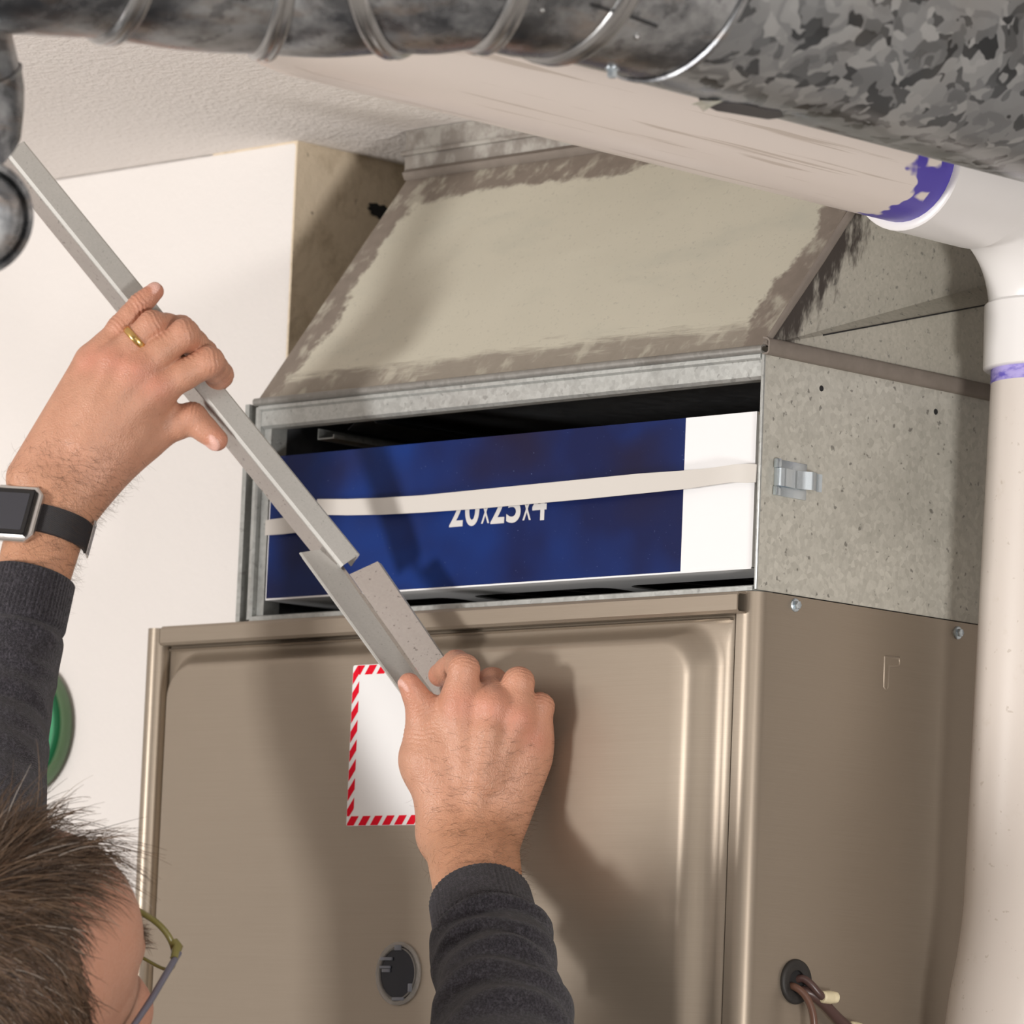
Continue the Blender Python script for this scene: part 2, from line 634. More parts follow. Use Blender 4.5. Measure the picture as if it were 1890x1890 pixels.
# ------------------------------------------------------------------ filter cabinet on top
BOXZ = .163
CAB = thing('filter_cabinet', 'galvanized sheet metal filter box with open front on top of furnace', 'filter cabinet', (-.25, .3, 0))
box('side_panel', -.0012, 0, 0, FD, .0, BOXZ, M_GALV, CAB)
box('front_hem', -.0022, .0004, -.0006, .0012, .0, BOXZ, M_GALV_RAIL, CAB, bevel=.0004)
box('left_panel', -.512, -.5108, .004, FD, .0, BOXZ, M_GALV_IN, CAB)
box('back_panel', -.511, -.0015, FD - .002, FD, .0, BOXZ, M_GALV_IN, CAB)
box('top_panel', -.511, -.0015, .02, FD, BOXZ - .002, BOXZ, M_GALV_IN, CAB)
box('floor_panel', -.511, -.0015, .021, FD, .0002, .0012, M_GALV_RAIL, CAB)  # brighter rail metal put here to bounce light onto the filter's underside
# top rail: folded strip with a return lip
prof = [(.022, .0), (.0, .0), (-.0015, -.0015), (-.0015, -.004), (.0005, -.0055), (.0005, -.0165), (.003, -.0185), (.012, -.0185)]
extrude('top_rail', sheet_profile(prof, .001), (-.509, 0, BOXZ + .001), (-.0025, 0, BOXZ + .001), (0, 1, 0), (0, 0, 1), M_GALV_RAIL, CAB, smooth=30)
# left upright: two folds with a gap between
prof = [(-.524, .012), (-.524, -.001), (-.5195, -.001), (-.5195, .012)]
extrude('outer_stile', sheet_profile(prof, .001), (0, 0, -.0005), (0, 0, BOXZ + .002), (1, 0, 0), (0, 1, 0), M_GALV_RAIL, CAB)
prof = [(-.513, .02), (-.513, .0), (-.5115, -.0012), (-.5085, -.0012), (-.507, 0), (-.507, .004), (-.499, .004), (-.499, .02)]
extrude('inner_stile', sheet_profile(prof, .0009), (0, 0, .0005), (0, 0, BOXZ - .001), (1, 0, 0), (0, 1, 0), M_GALV_RAIL, CAB, smooth=30)
prof = [(.02, .0003), (.0, .0003), (.0, .0018), (.0025, .0026)]
extrude('bottom_lip', sheet_profile(prof, .001), (-.509, 0, 0), (-.003, 0, 0), (0, 1, 0), (0, 0, 1), M_GALV_RAIL, CAB)
# filter slide rail running back inside
o0 = on_y(586, 812, .03)
prof = [(0, .0085), (0, 0), (.018, 0), (.018, .003)]
extrude('slide_rail', sheet_profile(prof, .0011), o0, o0 + np.array((0, .55, 0)), (1, 0, 0), (0, 0, 1), M_GALV_RAIL, CAB)
prof = [(0, .003), (.010, .010), (.026, .010), (.03, .006)]
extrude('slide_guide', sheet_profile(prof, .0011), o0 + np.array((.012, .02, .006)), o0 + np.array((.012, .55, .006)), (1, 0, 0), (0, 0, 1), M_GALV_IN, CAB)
# spring clip on the side
c0 = on_x(1455, 885, 0)
CL = box('clip_plate', 0, .0012, c0[1] - .015, c0[1] + .018, c0[2] - .0125, c0[2] + .0125, M_ZINC, CAB, bevel=.0003)
CL['label'] = 'bright spring latch clip'
for dz in (-.0095, .0095):
    box('clip_jaw', .0008, .004, c0[1] - .0165, c0[1] - .0115, c0[2] + dz - .0032, c0[2] + dz + .0032, M_ZINC, CL, bevel=.0006)
pts = [(-.0155, .0012), (-.0145, .0052), (-.010, .0066), (-.004, .0056), (.002, .0046), (.009, .0068), (.014, .0106), (.0185, .0096), (.0235, .0066), (.0265, .0078)]
sp = []
for i in range(len(pts) - 1):
    for t in np.linspace(0, 1, 4, endpoint=False):
        sp.append((pts[i][0] * (1 - t) + pts[i + 1][0] * t, pts[i][1] * (1 - t) + pts[i + 1][1] * t))
sp.append(pts[-1])
extrude('spring_strip', sheet_profile(sp, -.0007), c0 + np.array((0, 0, -.0062)), c0 + np.array((0, 0, .0062)), (0, 1, 0), (1, 0, 0), M_ZINC, CL, smooth=60)
for px_, py_ in ((1516, 717), (1727, 760)):
    c1 = on_x(px_, py_, .0)
    lathe('rust_hole', c1, (1, 0, 0), [(0, 0), (.0022, 0), (.0021, .0003), (0, .0003)], M_DARK, CAB, 10)

# ------------------------------------------------------------------ air filter
FIL = thing('air_filter', 'thick pleated air filter with blue and white cardboard frame in the slot', 'air filter', (-.25, .25, .015))
FX0, FX1, FZ0, FZ1, FY0, FY1 = -.4965, -.0085, .0155, .1238, .004, .55
k = Mt('blue_print')
n1 = k.noise(7, 3, .5)
c = k.mix(k.ramp(n1, [(.40, 0), (.62, 1)]), (.003, .008, .060), (.003, .026, .160))
c = k.mix(k.ramp(k.noise(5.2, 2, .5, k.mapped((1, 1, 1.7), (0, .3, .0))), [(.48, 0), (.64, 1)]), c, (.010, .006, .022))
c = k.mix(k.ramp(k.noise(600, 2), [(.74, 0), (.78, 1)]), c, (.12, .16, .3))
M_BLUE = k.done(c, .4, 0, **{'Specular IOR Level': .18})
M_CARD = Mt('white_card').done((.82, .82, .83), .5)
M_KRAFT = Mt('kraft_edge').done((.52, .34, .20), .8)
XS = -.0745
box('blue_panel', FX0, XS, FY0, FY0 + .0018, FZ0, FZ1, M_BLUE, FIL)
box('white_panel', XS, FX1, FY0 - .0001, FY0 + .0018, FZ0, FZ1, M_CARD, FIL)
box('white_edge_line', FX0 - .0008, FX0, FY0, FY0 + .0018, FZ0, FZ1, M_CARD, FIL)
box('top_card', FX0, FX1, FY0 + .0018, FY1, FZ1 - .002, FZ1 - .0002, M_KRAFT, FIL)
box('side_card', FX0, FX0 + .002, FY0 + .0018, FY1, FZ0, FZ1 - .002, M_CARD, FIL)
box('side_card', FX1 - .002, FX1, FY0 + .0018, FY1, FZ0, FZ1 - .002, M_CARD, FIL)
# underside card with rounded cut-outs
bm = bmesh.new()
bands = [(FX0, FX1, FY0 - .0008, .028)]
zc = FZ0
CB = .046
openings = [(-.47, -.345), (-.325, -.185), (-.168, -.012)]
def quad_(x0, x1, y0, y1):
    vs = [bm.verts.new((x, y, zc)) for x, y in ((x0, y0), (x1, y0), (x1, y1), (x0, y1))]
    bm.faces.new(vs)
quad_(FX0, FX1, FY0 - .0006, CB)
prev = FX0
for xa, xb in openings:
    quad_(prev, xa, CB, .2)
    prev = xb
quad_(prev, FX1, CB, .2)
for xa, xb in openings:  # rounded corners
    for xc, s in ((xa, 1), (xb, -1)):
        cx, cy, r = xc + s * .014, CB + .014, .014
        vs = [bm.verts.new((xc, CB, zc))]
        arc = [bm.verts.new((cx - s * r * math.cos(t), cy - r * math.sin(t), zc)) for t in np.linspace(0, math.pi / 2, 7)]
        bm.faces.new(vs + (arc if s < 0 else arc))
quad_(FX0, FX1, .2, FY1)
ub = bm_obj('bottom_card', bm, M_CARD, FIL)
md = ub.modifiers.new('thick', 'SOLIDIFY'); md.thickness = .0012; md.offset = 0
k = Mt('pleated_media')
M_MEDIA = k.done(k.mix(k.noise(300, 3), (.03, .024, .026), (.075, .06, .06)), .9)
V, Fc = [], []
xs = np.linspace(FX0 + .004, FX1 - .004, 121)
for i, x in enumerate(xs):
    zz = FZ0 + .004 + (.055 if i % 2 else 0)
    V += [(x, .019, zz), (x, .40, zz)]
for i in range(len(xs) - 1):
    Fc.append((2 * i, 2 * i + 1, 2 * i + 3, 2 * i + 2))
o = mesh('pleated_media', V, Fc, M_MEDIA, FIL)
for i in range(8):
    x = FX0 + .012 + i * .057
    tube('wire_mesh', [(x, .048, FZ0 + .003), (x + .030, .15, FZ0 + .003)], .0005, M_MEDIA, FIL, n=5)

# printed size
def text_mesh(name, body, size, m, parent, offset=0.0, xs=1.0, loc=(0, 0, 0), shear=0.0):
    cu = bpy.data.curves.new(name, 'FONT')
    cu.body = body
    cu.size = size
    cu.offset = offset
    cu.shear = shear
    cu.extrude = .0001
    to = bpy.data.objects.new(name, cu)
    COL.objects.link(to)
    dg = bpy.context.evaluated_depsgraph_get()
    me = bpy.data.meshes.new_from_object(to.evaluated_get(dg))
    bpy.data.objects.remove(to)
    bpy.data.curves.remove(cu)
    V = [(loc[0] + v.co.x * xs, loc[1] - v.co.z, loc[2] + v.co.y) for v in me.vertices]
    Fc = [tuple(p.vertices) for p in me.polygons]
    wd = max(v[0] for v in V) - loc[0]
    bpy.data.meshes.remove(me)
    return mesh(name, V, Fc, m, parent), wd


M_PRINT = Mt('silver_grey_print').done((.62, .60, .58), .5)
b0, b1 = on_y(829, 973, FY0 - .0002), on_y(1012, 960, FY0 - .0002)
tot = b1[0] - b0[0]
xc = b0[0]
for ch, wd_, th, dz in (('2', .175, .0007, 0), ('0', .185, .0007, 0), ('x', .105, -.00015, 0), ('2', .175, .0007, 0), ('5', .18, .0007, 0), ('x', .105, -.00015, 0), ('4', .18, .0007, 0)):
    o, wd0 = text_mesh('printed_size', ch, .0335, M_PRINT, FIL, th, 1.0, (0, FY0 - .0002, 0))
    xs_ = [v.co.x for v in o.data.vertices]
    lo, hi = min(xs_), max(xs_)
    wt = tot * wd_ * .86 / 1.1
    for v in o.data.vertices:
        v.co.x = xc + (v.co.x - lo) / (hi - lo) * wt
        v.co.z = v.co.z * (1.0 if ch != 'x' else 1.08) + b0[2] + .0006
    xc += tot * wd_ / 1.105
# strap round the filter
STR = []
top = [(1396, 857), (1380, 856), (1355, 857), (1310, 864), (1268, 868), (1180, 874), (1080, 884), (980, 894), (880, 904), (780, 914), (700, 919), (640, 921), (585, 921)]
bot = [(1394, 890), (1378, 891), (1350, 890), (1300, 897), (1268, 902), (1180, 911), (1080, 921), (980, 930), (880, 939), (780, 946), (700, 950), (640, 951), (585, 950)]
yo = [-.001, -.004, -.007, -.0065, -.005, -.004, -.004, -.0045, -.004, -.003, -.002, -.001, .001]
M_STRAP = Mt('grey_white_strap').done((.60, .57, .53), .5)
rings = []
for (ta, tb, yy) in zip(top, bot, yo):
    a, b = on_y(*ta, yy), on_y(*tb, yy)
    rings.append([a, b, b + np.array((0, .0008, 0)), a + np.array((0, .0008, 0))])
rings_mesh('strap', rings, M_STRAP, FIL, smooth=50)
top = [(575, 947), (545, 953), (520, 956), (490, 960)]
bot = [(590, 975), (545, 983), (520, 986), (489, 988)]
rings = []
for ta, tb, yy in zip(top, bot, (.001, .0, -.001, -.002)):
    a, b = on_y(*ta, yy), on_y(*tb, yy)
    rings.append([a, b, b + np.array((0, .0008, 0)), a + np.array((0, .0008, 0))])
rings_mesh('strap', rings, M_STRAP, FIL, smooth=50)

# ------------------------------------------------------------------ plenum transition
PL = thing('plenum', 'tapered sheet metal plenum with smeared sealant seams between filter box and ceiling', 'plenum', (-.25, .35, BOXZ))
PY, PZ0, PZ1 = .150, .168, .366
k = Mt('plenum_front_metal')
x_, y_, z_ = k.xyz()
wob = k.math('MULTIPLY', k.math('SUBTRACT', k.noise(14, 5, .7), .5), .075)
wob2 = k.math('MULTIPLY', k.math('SUBTRACT', k.noise(1, 4, .7, k.mapped((10, 10, 90))), .5), .05)
dl = k.math('ADD', k.math('ADD', x_, .510), wob)
dr = k.math('ADD', k.math('MULTIPLY', x_, -1.0), wob)
db = k.math('ADD', k.math('SUBTRACT', z_, PZ0), wob2)
dt = k.math('ADD', k.math('SUBTRACT', PZ1, z_), k.math('MULTIPLY', wob, .5))
ml = k.smooth(dl, .030, .022)
mr = k.smooth(dr, .030, .022)
mb = k.math('MULTIPLY', k.smooth(db, .024, .010), .8)
mt = k.smooth(dt, .030, .024)
mask = k.math('MAXIMUM', k.math('MAXIMUM', ml, mr), k.math('MAXIMUM', mb, mt))
mask = k.math('MULTIPLY', mask, k.smooth(k.noise(1, 3, .6, k.mapped((60, 60, 14), (0, .6, 0))), .30, .5, .45, 1))
base = k.mix(k.noise(6, 4, .6), (.52, .50, .41), (.63, .60, .50))
base = k.mix(k.math('MULTIPLY', k.smooth(k.noise(1, 4, .6, k.mapped((8, 8, 22), (0, .6, 0))), .5, .72), .5), base, (.46, .46, .39))
base = k.mix(k.math('MULTIPLY', k.ramp(k.noise(350, 2), [(.62, 0), (.72, 1)]), .35), base, (.30, .29, .25))
seal = k.mix(k.noise(90, 3, .6), (.165, .135, .11), (.25, .21, .175))
c = k.mix(mask, base, seal)
hh = k.math('ADD', k.math('MULTIPLY', mask, 1.0), k.math('MULTIPLY', k.noise(160, 3), .15))
k.bump(hh, .35, .0012)
M_PLF = k.done(c, k.mix(mask, .48, .7), k.mix(mask, .15, 0.0))

k = Mt('plenum_side_metal')
x_, y_, z_ = k.xyz()
# brushed sealant near the slanted front edge
de = k.math('SUBTRACT', y_, k.math('MULTIPLY', k.math('SUBTRACT', z_, PZ0), PY / (PZ1 - PZ0)))
de = k.math('ADD', de, k.math('MULTIPLY', k.math('SUBTRACT', k.noise(1, 4, .7, k.mapped((20, 60, 26), (.6, 0, 0))), .5), .11))
mask = k.smooth(de, .040, .012)
v = k.voronoi(420, None, 'Color')
bw = k.node('ShaderNodeRGBToBW'); k.put(bw.inputs[0], v)
base = k.mix(k.mix(.5, bw.outputs[0], k.noise(300, 3)), (.36, .345, .295), (.52, .495, .43))
base = k.mix(k.math('MULTIPLY', k.ramp(k.noise(210, 3, .6), [(.62, 0), (.70, 1)]), .6), base, (.10, .105, .10))
c = k.mix(mask, base, (.050, .040, .034))
k.bump(k.noise(250, 3), .15, .0008)
M_PLS = k.done(c, .55, .2)
k = Mt('sealant_grey')
M_SEAL = k.done(k.mix(k.noise(60, 4, .65), (.155, .13, .108), (.25, .215, .185)), .75)
k = Mt('collar_metal')
c = k.mix(k.smooth(k.noise(28, 4, .65), .42, .62), (.42, .40, .365), (.24, .215, .19))
M_COLLAR = k.done(c, .6, .15)

# front sheet: shallow cross break (the sheet is creased corner to corner)
nx_, nz_ = 24, 12
V, Fc = [], []
for j in range(nz_ + 1):
    for i in range(nx_ + 1):
        s, t = i / nx_, j / nz_
        x = -.511 + .511 * s
        bul = .0035 * min(s, 1 - s, t, 1 - t) * 2
        nrm = np.array((0, -(PZ1 - PZ0), PY)); nrm = nrm / np.linalg.norm(nrm)
        V.append(np.array((x, PY * t, PZ0 + (PZ1 - PZ0) * t)) + nrm * bul)
for j in range(nz_):
    for i in range(nx_):
        a = j * (nx_ + 1) + i
        Fc.append((a, a + 1, a + nx_ + 2, a + nx_ + 1))
o = mesh('front_sheet', V, Fc, M_PLF, PL, smooth=False)
md = o.modifiers.new('thick', 'SOLIDIFY'); md.thickness = .001; md.offset = -1
# right side: lower and upper facet
lo = [(0, 0, PZ0), (0, FD, PZ0), (.0, FD, PZ0 + .165)]
o = mesh('lower_side_sheet', [np.array(v) for v in lo] + [np.array(v) - (.001, 0, 0) for v in lo], [(0, 1, 2), (5, 4, 3), (0, 3, 4, 1), (1, 4, 5, 2), (2, 5, 3, 0)], M_PLS, PL)
up = [(0.0004, 0, PZ0), (.0004, FD, PZ0 + .165), (-.045, FD, PZ1), (.006, PY, PZ1)]
o = mesh('upper_side_sheet', [np.array(v) for v in up] + [np.array(v) - (.001, 0, 0) for v in up], [(0, 1, 2), (0, 2, 3), (6, 5, 4), (7, 6, 4), (0, 4, 5, 1), (1, 5, 6, 2), (2, 6, 7, 3), (3, 7, 4, 0)], M_PLS, PL)
tube('crease_line', [(.0006, .06, PZ0 + .0160), (.0006, .2, PZ0 + .0533), (.0006, FD, PZ0 + .165)], .0006, M_DARK, PL, n=6)
mesh('left_side_sheet', [(-.511, 0, PZ0), (-.511, FD, PZ0), (-.511, FD, PZ1), (-.511, PY, PZ1)], [(0, 1, 2, 3)], M_PLS, PL)
# sealant rope along the right hip and lower seam
tube('hip_seam', [(.001, -.0005, PZ0 + .001), (.004, PY * .33, PZ0 + .066), (.0075, PY * .66, PZ0 + .132), (.0105, PY, PZ1)], [.0022, .0030, .0028, .0026], M_SEAL, PL, n=8)
# S cleat round the bottom seam
prof = [(.002, .0005), (-.003, .0005), (-.0045, .002), (-.0045, .0045), (-.003, .006), (.003, .0072)]
extrude('front_cleat', sheet_profile(prof, -.0012), (-.5125, 0, BOXZ - .0005), (.0005, 0, BOXZ - .0005), (0, 1, 0), (0, 0, 1), galv('cleat_metal', (.20, .195, .18), (.33, .32, .30), 200, .35, .45, .2, .7), PL, smooth=50)
prof = [(-.001, .0002), (.0035, .0002), (.0052, .002), (.0052, .0095), (.0035, .0115), (-.001, .0125)]
extrude('side_cleat', sheet_profile(prof, .0012), (0, -.001, BOXZ - .001), (0, FD, BOXZ - .001), (1, 0, 0), (0, 0, 1), M_SEAL, PL, smooth=50)
# vertical collar up to the ceiling
box('collar', -.516, .012, PY - .002, PY + .0005, PZ1 - .004, CEIL_Z - .0005, M_COLLAR, PL)
box('collar_return', .010, .0125, PY - .002, FD, PZ1 - .002, CEIL_Z - .0005, M_COLLAR, PL)
box('collar_hem', -.518, .013, PY - .0055, PY - .001, PZ1 + .0145, PZ1 + .018, M_COLLAR, PL, bevel=.001)
prof = [(0, -.002), (-.006, -.001), (-.0085, .004), (-.004, .0075), (0, .008)]
extrude('collar_cleat', prof, (-.512, PY, PZ1 - .004), (.012, PY, PZ1 - .004), (0, 1, 0), (0, 0, 1), M_SEAL, PL, smooth=60)
# torn paint and gap between collar and ceiling
k = Mt('pink_primer'); M_PINK = k.done((.62, .27, .20), .8)
V, Fc = [], []
xsr = np.linspace(-.40, -.20, 42)
for i, x in enumerate(xsr):
    t = (x + .40) / .2
    d = .004 + .010 * t * (0.5 + rng.random()) * .8
    V += [(x, PY - .0022, CEIL_Z - .0012), (x, PY - .0022 - d, CEIL_Z - .0012), (x, PY - .0022 - d, CEIL_Z + .001), (x, PY - .0022, CEIL_Z + .001)]
for i in range(len(xsr) - 1):
    for a in range(4):
        b = (a + 1) % 4
        Fc.append((4 * i + a, 4 * i + b, 4 * i + 4 + b, 4 * i + 4 + a))
mesh('torn_edge', V, Fc, M_PINK, PL)
# black hole knocked in the recess plaster
hb = on_x(698, 389, WX + .0008)
V = [hb]
for t in np.linspace(0, 2 * math.pi, 18, endpoint=False):
    r = .006 + .005 * rng.random()
    V.append(hb + np.array((0, math.cos(t) * r * 1.35, math.sin(t) * r * .7)))
hole = mesh('plaster_hole_1', V, [(0, i + 1, (i + 1) % 18 + 1) for i in range(18)], M_DARK)
hole['kind'] = 'structure'

# ------------------------------------------------------------------ PVC vent pipe
k = Mt('pvc_pipe')
x_, y_, z_ = k.xyz()
sc1 = k.ramp(k.noise(1, 3, .6, k.mapped((160, 5, 160))), [(.66, 0), (.70, 1)])
sc2 = k.ramp(k.noise(1, 3, .6, k.mapped((90, 90, 14), (.3, 0, 0))), [(.68, 0), (.74, 1)])
c = k.mix(k.math('MULTIPLY', sc1, .40), (.66, .60, .55), (.34, .27, .20))
c = k.mix(k.math('MULTIPLY', k.smooth(k.noise(45, 4, .7), .60, .76), .28), c, (.50, .42, .34))
M_PVC = k.done(c, .38)
k = Mt('pvc_horizontal')
x_, y_, z_ = k.xyz()
sc1 = k.ramp(k.noise(1, 3, .6, k.mapped((190, 3, 190))), [(.62, 0), (.66, 1)])
c = k.mix(k.math('MULTIPLY', sc1, .45), (.77, .69, .635), (.36, .28, .21))
pr = k.math('ADD', y_, k.math('MULTIPLY', k.math('SUBTRACT', k.noise(1, 3, .6, k.mapped((22, 16, 22))), .5), .10))
pm = k.math('MULTIPLY', k.smooth(pr, .008, .012), k.smooth(k.noise(1, 2, .5, k.mapped((38, 30, 38))), .40, .46))
pm = k.math('MAXIMUM', pm, k.smooth(y_, .034, .036))
c = k.mix(pm, c, (.085, .06, .40))
M_PVCH = k.done(c, .36)
k = Mt('pvc_fitting')
M_FIT = k.done(k.mix(k.noise(8, 2), (.79, .77, .76), (.83, .81, .80)), .28)
k = Mt('purple_primer')
M_PURP = k.done(k.mix(k.smooth(k.noise(1, 3, .6, k.mapped((60, 60, 160))), .35, .65), (.13, .10, .50), (.42, .36, .72)), .4)

VX, VY, HZ = .08, .2175, .2985
PV = thing('pvc_vent_pipe', 'white plastic vent pipe running under the ceiling then down beside furnace', 'pipe', (VX, VY, FLOOR_Z))
RP = .0445


def pipe(name, a, b, r, m, n=40):
    return tube(name, [np.array(a, float), np.array(a, float) * .5 + np.array(b, float) * .5, np.array(b, float)], r, m, PV, n=n)


pipe('horizontal_pipe', (VX, -.515, HZ), (VX, .10, HZ), RP, M_PVCH)
tube('ceiling_bend', [(VX, -.505, HZ)] + [(VX, -.515 - .05 * math.sin(a_), HZ + .05 * (1 - math.cos(a_))) for a_ in np.linspace(0, math.pi / 2, 9)] + [(VX, -.565, CEIL_Z + .01)], RP, M_PVCH, PV, n=40)
# elbow: hub, sweep, hub
EB = lathe('elbow_hub', (VX, .048, HZ), (0, 1, 0), [(RP + .0002, .0), (.0490, 0), (.0502, .001), (.0505, .08), (.0490, .0815), (.046, .083), (.04, .083)], M_FIT, PV, 48, 40)
sw = []
cy, cz, br = VY - .086, HZ - .086, .086
for t in np.linspace(90, 0, 16):
    a = math.radians(t)
    sw.append((VX, cy + br * math.cos(a), cz + br * math.sin(a)))
tube('elbow_sweep', [(VX, .12, HZ)] + sw + [(VX, VY, cz - .01)], .0472, M_FIT, PV, n=40)
lathe('elbow_hub', (VX, VY, .173), (0, 0, 1), [(RP + .0002, .0), (.0490, 0), (.0502, .001), (.0505, .046), (.0490, .0475), (.046, .0495), (.04, .0495)], M_FIT, PV, 48, 40)
lathe('primer_ring', (VX, VY, .163), (0, 0, 1), [(RP - .001, 0), (RP + .0002, .0002), (RP + .0002, .0105), (RP - .001, .0105)], M_PURP, PV, 40)
tube('vertical_pipe', [(VX, VY, .20), (VX, VY, .165), (VX - .0030, VY - .0030, -.02), (VX - .0060, VY - .0060, -.214)], RP, M_PVC, PV, n=40)
# offset bend lower down
bend = [(VX - q_, VY - q_, z_p) for q_, z_p in ((.0058, -.205), (.0062, -.222), (.0080, -.245), (.0110, -.27), (.0135, -.30), (.0150, -.335), (.0150, -.37), (.0150, -.42))]
tube('offset_bend', bend, [RP + .0001, RP + .0008] + [RP + .001] * 6, M_PVC, PV, n=40)
pipe('lower_pipe', (VX - .0150, VY - .0150, -.41), (VX - .0150, VY - .0150, FLOOR_Z), RP, M_PVC)

# ------------------------------------------------------------------ round ducts
k = Mt('spangled_duct')
vv = k.node('ShaderNodeTexVoronoi')
wv = k.node('ShaderNodeMix', data_type='VECTOR')
nz = k.node('ShaderNodeTexNoise'); k.put(nz.inputs['Vector'], k.pos); nz.inputs['Scale'].default_value = 22; nz.inputs['Detail'].default_value = 3
wv.inputs[0].default_value = .07
k.put(wv.inputs[4], k.mapped((1, .62, 1))); k.put(wv.inputs[5], nz.outputs['Color'])
k.put(vv.inputs['Vector'], wv.outputs[1]); vv.inputs['Scale'].default_value = 105
bw = k.node('ShaderNodeRGBToBW'); k.put(bw.inputs[0], vv.outputs['Color'])
f = bw.outputs[0]
c = k.ramp(f, [(.2, (.085, .092, .10)), (.42, (.25, .265, .28)), (.6, (.33, .345, .36)), (.85, (.46, .475, .485))])
c = k.mix(k.math('MULTIPLY', k.smooth(k.noise(7, 4, .6), .45, .7), .3), c, (.26, .22, .18))
k.bump(f, .10, .001)
M_DUCT = k.done(c, k.ramp(f, [(.2, .22), (.8, .44)]), .85)
k = Mt('worn_duct_elbow')
n1 = k.noise(18, 5, .65)
n2 = k.noise(1, 4, .65, k.mapped((14, 14, 60)))
c = k.mix(k.smooth(n1, .36, .66), (.11, .115, .125), (.46, .475, .49))
c = k.mix(k.math('MULTIPLY', k.smooth(n2, .5, .7), .5), c, (.30, .22, .16))
c = k.mix(k.math('MULTIPLY', k.smooth(k.noise(70, 3, .6), .56, .66), .5), c, (.07, .07, .075))
k.bump(k.noise(14, 3), .25, .004)
M_DUCTE = k.done(c, k.ramp(n1, [(.3, .18), (.7, .42)]), .82)
k = Mt('duct_bead')
M_BEAD = k.done(k.mix(k.noise(50, 3), (.34, .345, .35), (.48, .48, .48)), .25, .95)

RD = .080
DZ = .235 + RD + .002
DU = thing('round_duct', 'large round galvanized duct with segmented elbow crossing under the ceiling', 'duct', (.3, -.3, .235))


def ring_pts(c, n, r, cnt=56):
    """ring in the plane of the vertical and the horizontal across n"""
    n = unit(n)
    h = unit(np.cross(n, (0, 0, 1)))
    v = np.cross(h, n)
    return [np.asarray(c) + r * (math.cos(t) * h + math.sin(t) * v) for t in np.linspace(0, 2 * math.pi, cnt, endpoint=False)]


def nrm(alpha):
    a = math.radians(alpha)
    d = -math.cos(a) * np.array((CR[0], CR[1], 0)) - math.sin(a) * np.array((CF[0], CF[1], 0))
    return unit(d)


dn = [  # x, y, alpha, radius
    (.306, .60, 44.4, RD), (.306, -.447, 44.4, RD), (.296, -.513, 38, RD - .002), (.281, -.560, 20, RD - .002),
    (.223, -.586, -17, RD - .002), (.160, -.620, 14, RD - .002), (.1165, -.699, 24, RD - .002), (.060, -.79, 26, RD - .002), (-.12, -1.08, 30, RD - .002), (-.5, -1.7, 31, RD - .002)]
RG = []
for x, y, al, r in dn:
    RG.append((np.array((x, y, DZ)), nrm(al), r))
# straight run (slightly larger, slipped over the collar)
rings_mesh('duct_run', [ring_pts(c, n, r) for c, n, r in RG[:2]], M_DUCT, DU, smooth=60, cap0=False, cap1=False)
seam_c = RG[1][0]
names = ['elbow_collar', 'elbow_gore', 'elbow_gore', 'elbow_gore', 'elbow_gore', 'elbow_gore', 'duct_branch', 'duct_branch']
for i in range(1, len(RG) - 1):
    (c0, n0, r0), (c1, n1, r1) = RG[i], RG[i + 1]
    r0, r1 = r0 - .0015, r1 - .0015
    rr = []
    for t in np.linspace(0, 1, 7):
        rr.append(ring_pts(c0 * (1 - t) + c1 * t, n0 * (1 - t) + n1 * t, r0 * (1 - t) + r1 * t + .0025 * math.sin(math.pi * t) * (1 if i > 1 else 0)))
    rings_mesh(names[i - 1], rr, M_DUCTE, DU, smooth=60, cap0=False, cap1=False)
# raised beads at the joints of the elbow
for i in range(2, len(RG) - 1):
    c, n, r = RG[i]
    rr = []
    for s, h in ((-.0065, -.001), (-.005, .0022), (-.0025, .0032), (-.0008, .0020), (.0008, .0020), (.0025, .0032), (.005, .0022), (.0065, -.001)):
        rr.append(ring_pts(c + n * s, n, r + h))
    rings_mesh('elbow_bead', rr, M_BEAD, DU, smooth=70, cap0=False, cap1=False)
# lap edge of the run, seam and fasteners
c, n, r = RG[1]
rings_mesh('lap_edge', [ring_pts(c + n * s, n, r + h) for s, h in ((-.004, .0), (-.003, .0007), (.0006, .0007), (.0010, -.001))], M_DUCTE, DU, smooth=70, cap0=False, cap1=False)


def duct_surface(px, py, ring_i, off=.0):
    """point on the run or collar cylinder met by the sight line of a pixel"""
    d = unit(CF + CR * ((px - 945) / FPX) - CU * ((py - 945) / FPX))
    (c0, n0, r0), (c1, n1, r1) = RG[ring_i], RG[ring_i + 1]
    ax = unit(c1 - c0)
    r = min(r0, r1) - .0008
    o_ = CAM - c0
    dp, op = d - ax * np.dot(d, ax), o_ - ax * np.dot(o_, ax)
    A, B, C_ = np.dot(dp, dp), 2 * np.dot(dp, op), np.dot(op, op) - r * r
    disc = max(B * B - 4 * A * C_, 0)
    t = (-B - math.sqrt(disc)) / (2 * A)
    p = CAM + d * t
    q = p - c0
    nn = unit(q - ax * np.dot(q, ax))
    return p + nn * off, nn


for px_, py_, ri, sz in ((1175, 68, 1, .0022), (1000, 18, 2, .0018)):
    p, nn = duct_surface(px_, py_, ri)
    lathe('rivet', p, nn, [(0, -.001), (sz, -.001), (sz, .0006), (sz * .6, .0016), (0, .0019)], M_BEAD, DU, 14, 60)
p, nn = duct_surface(1130, 126, 1)
sc = lathe('sheet_metal_screw', p, nn, [(0, -.001), (.0042, -.001), (.0042, .0008), (.0034, .0014), (.003, .0014)], M_ZINC, DU, 16, 30)
lathe('hex_head', p, nn, [(.0030, .001), (.0030, .0050), (.0024, .0056), (0, .0056)], M_ZINC, sc, 6, 20)
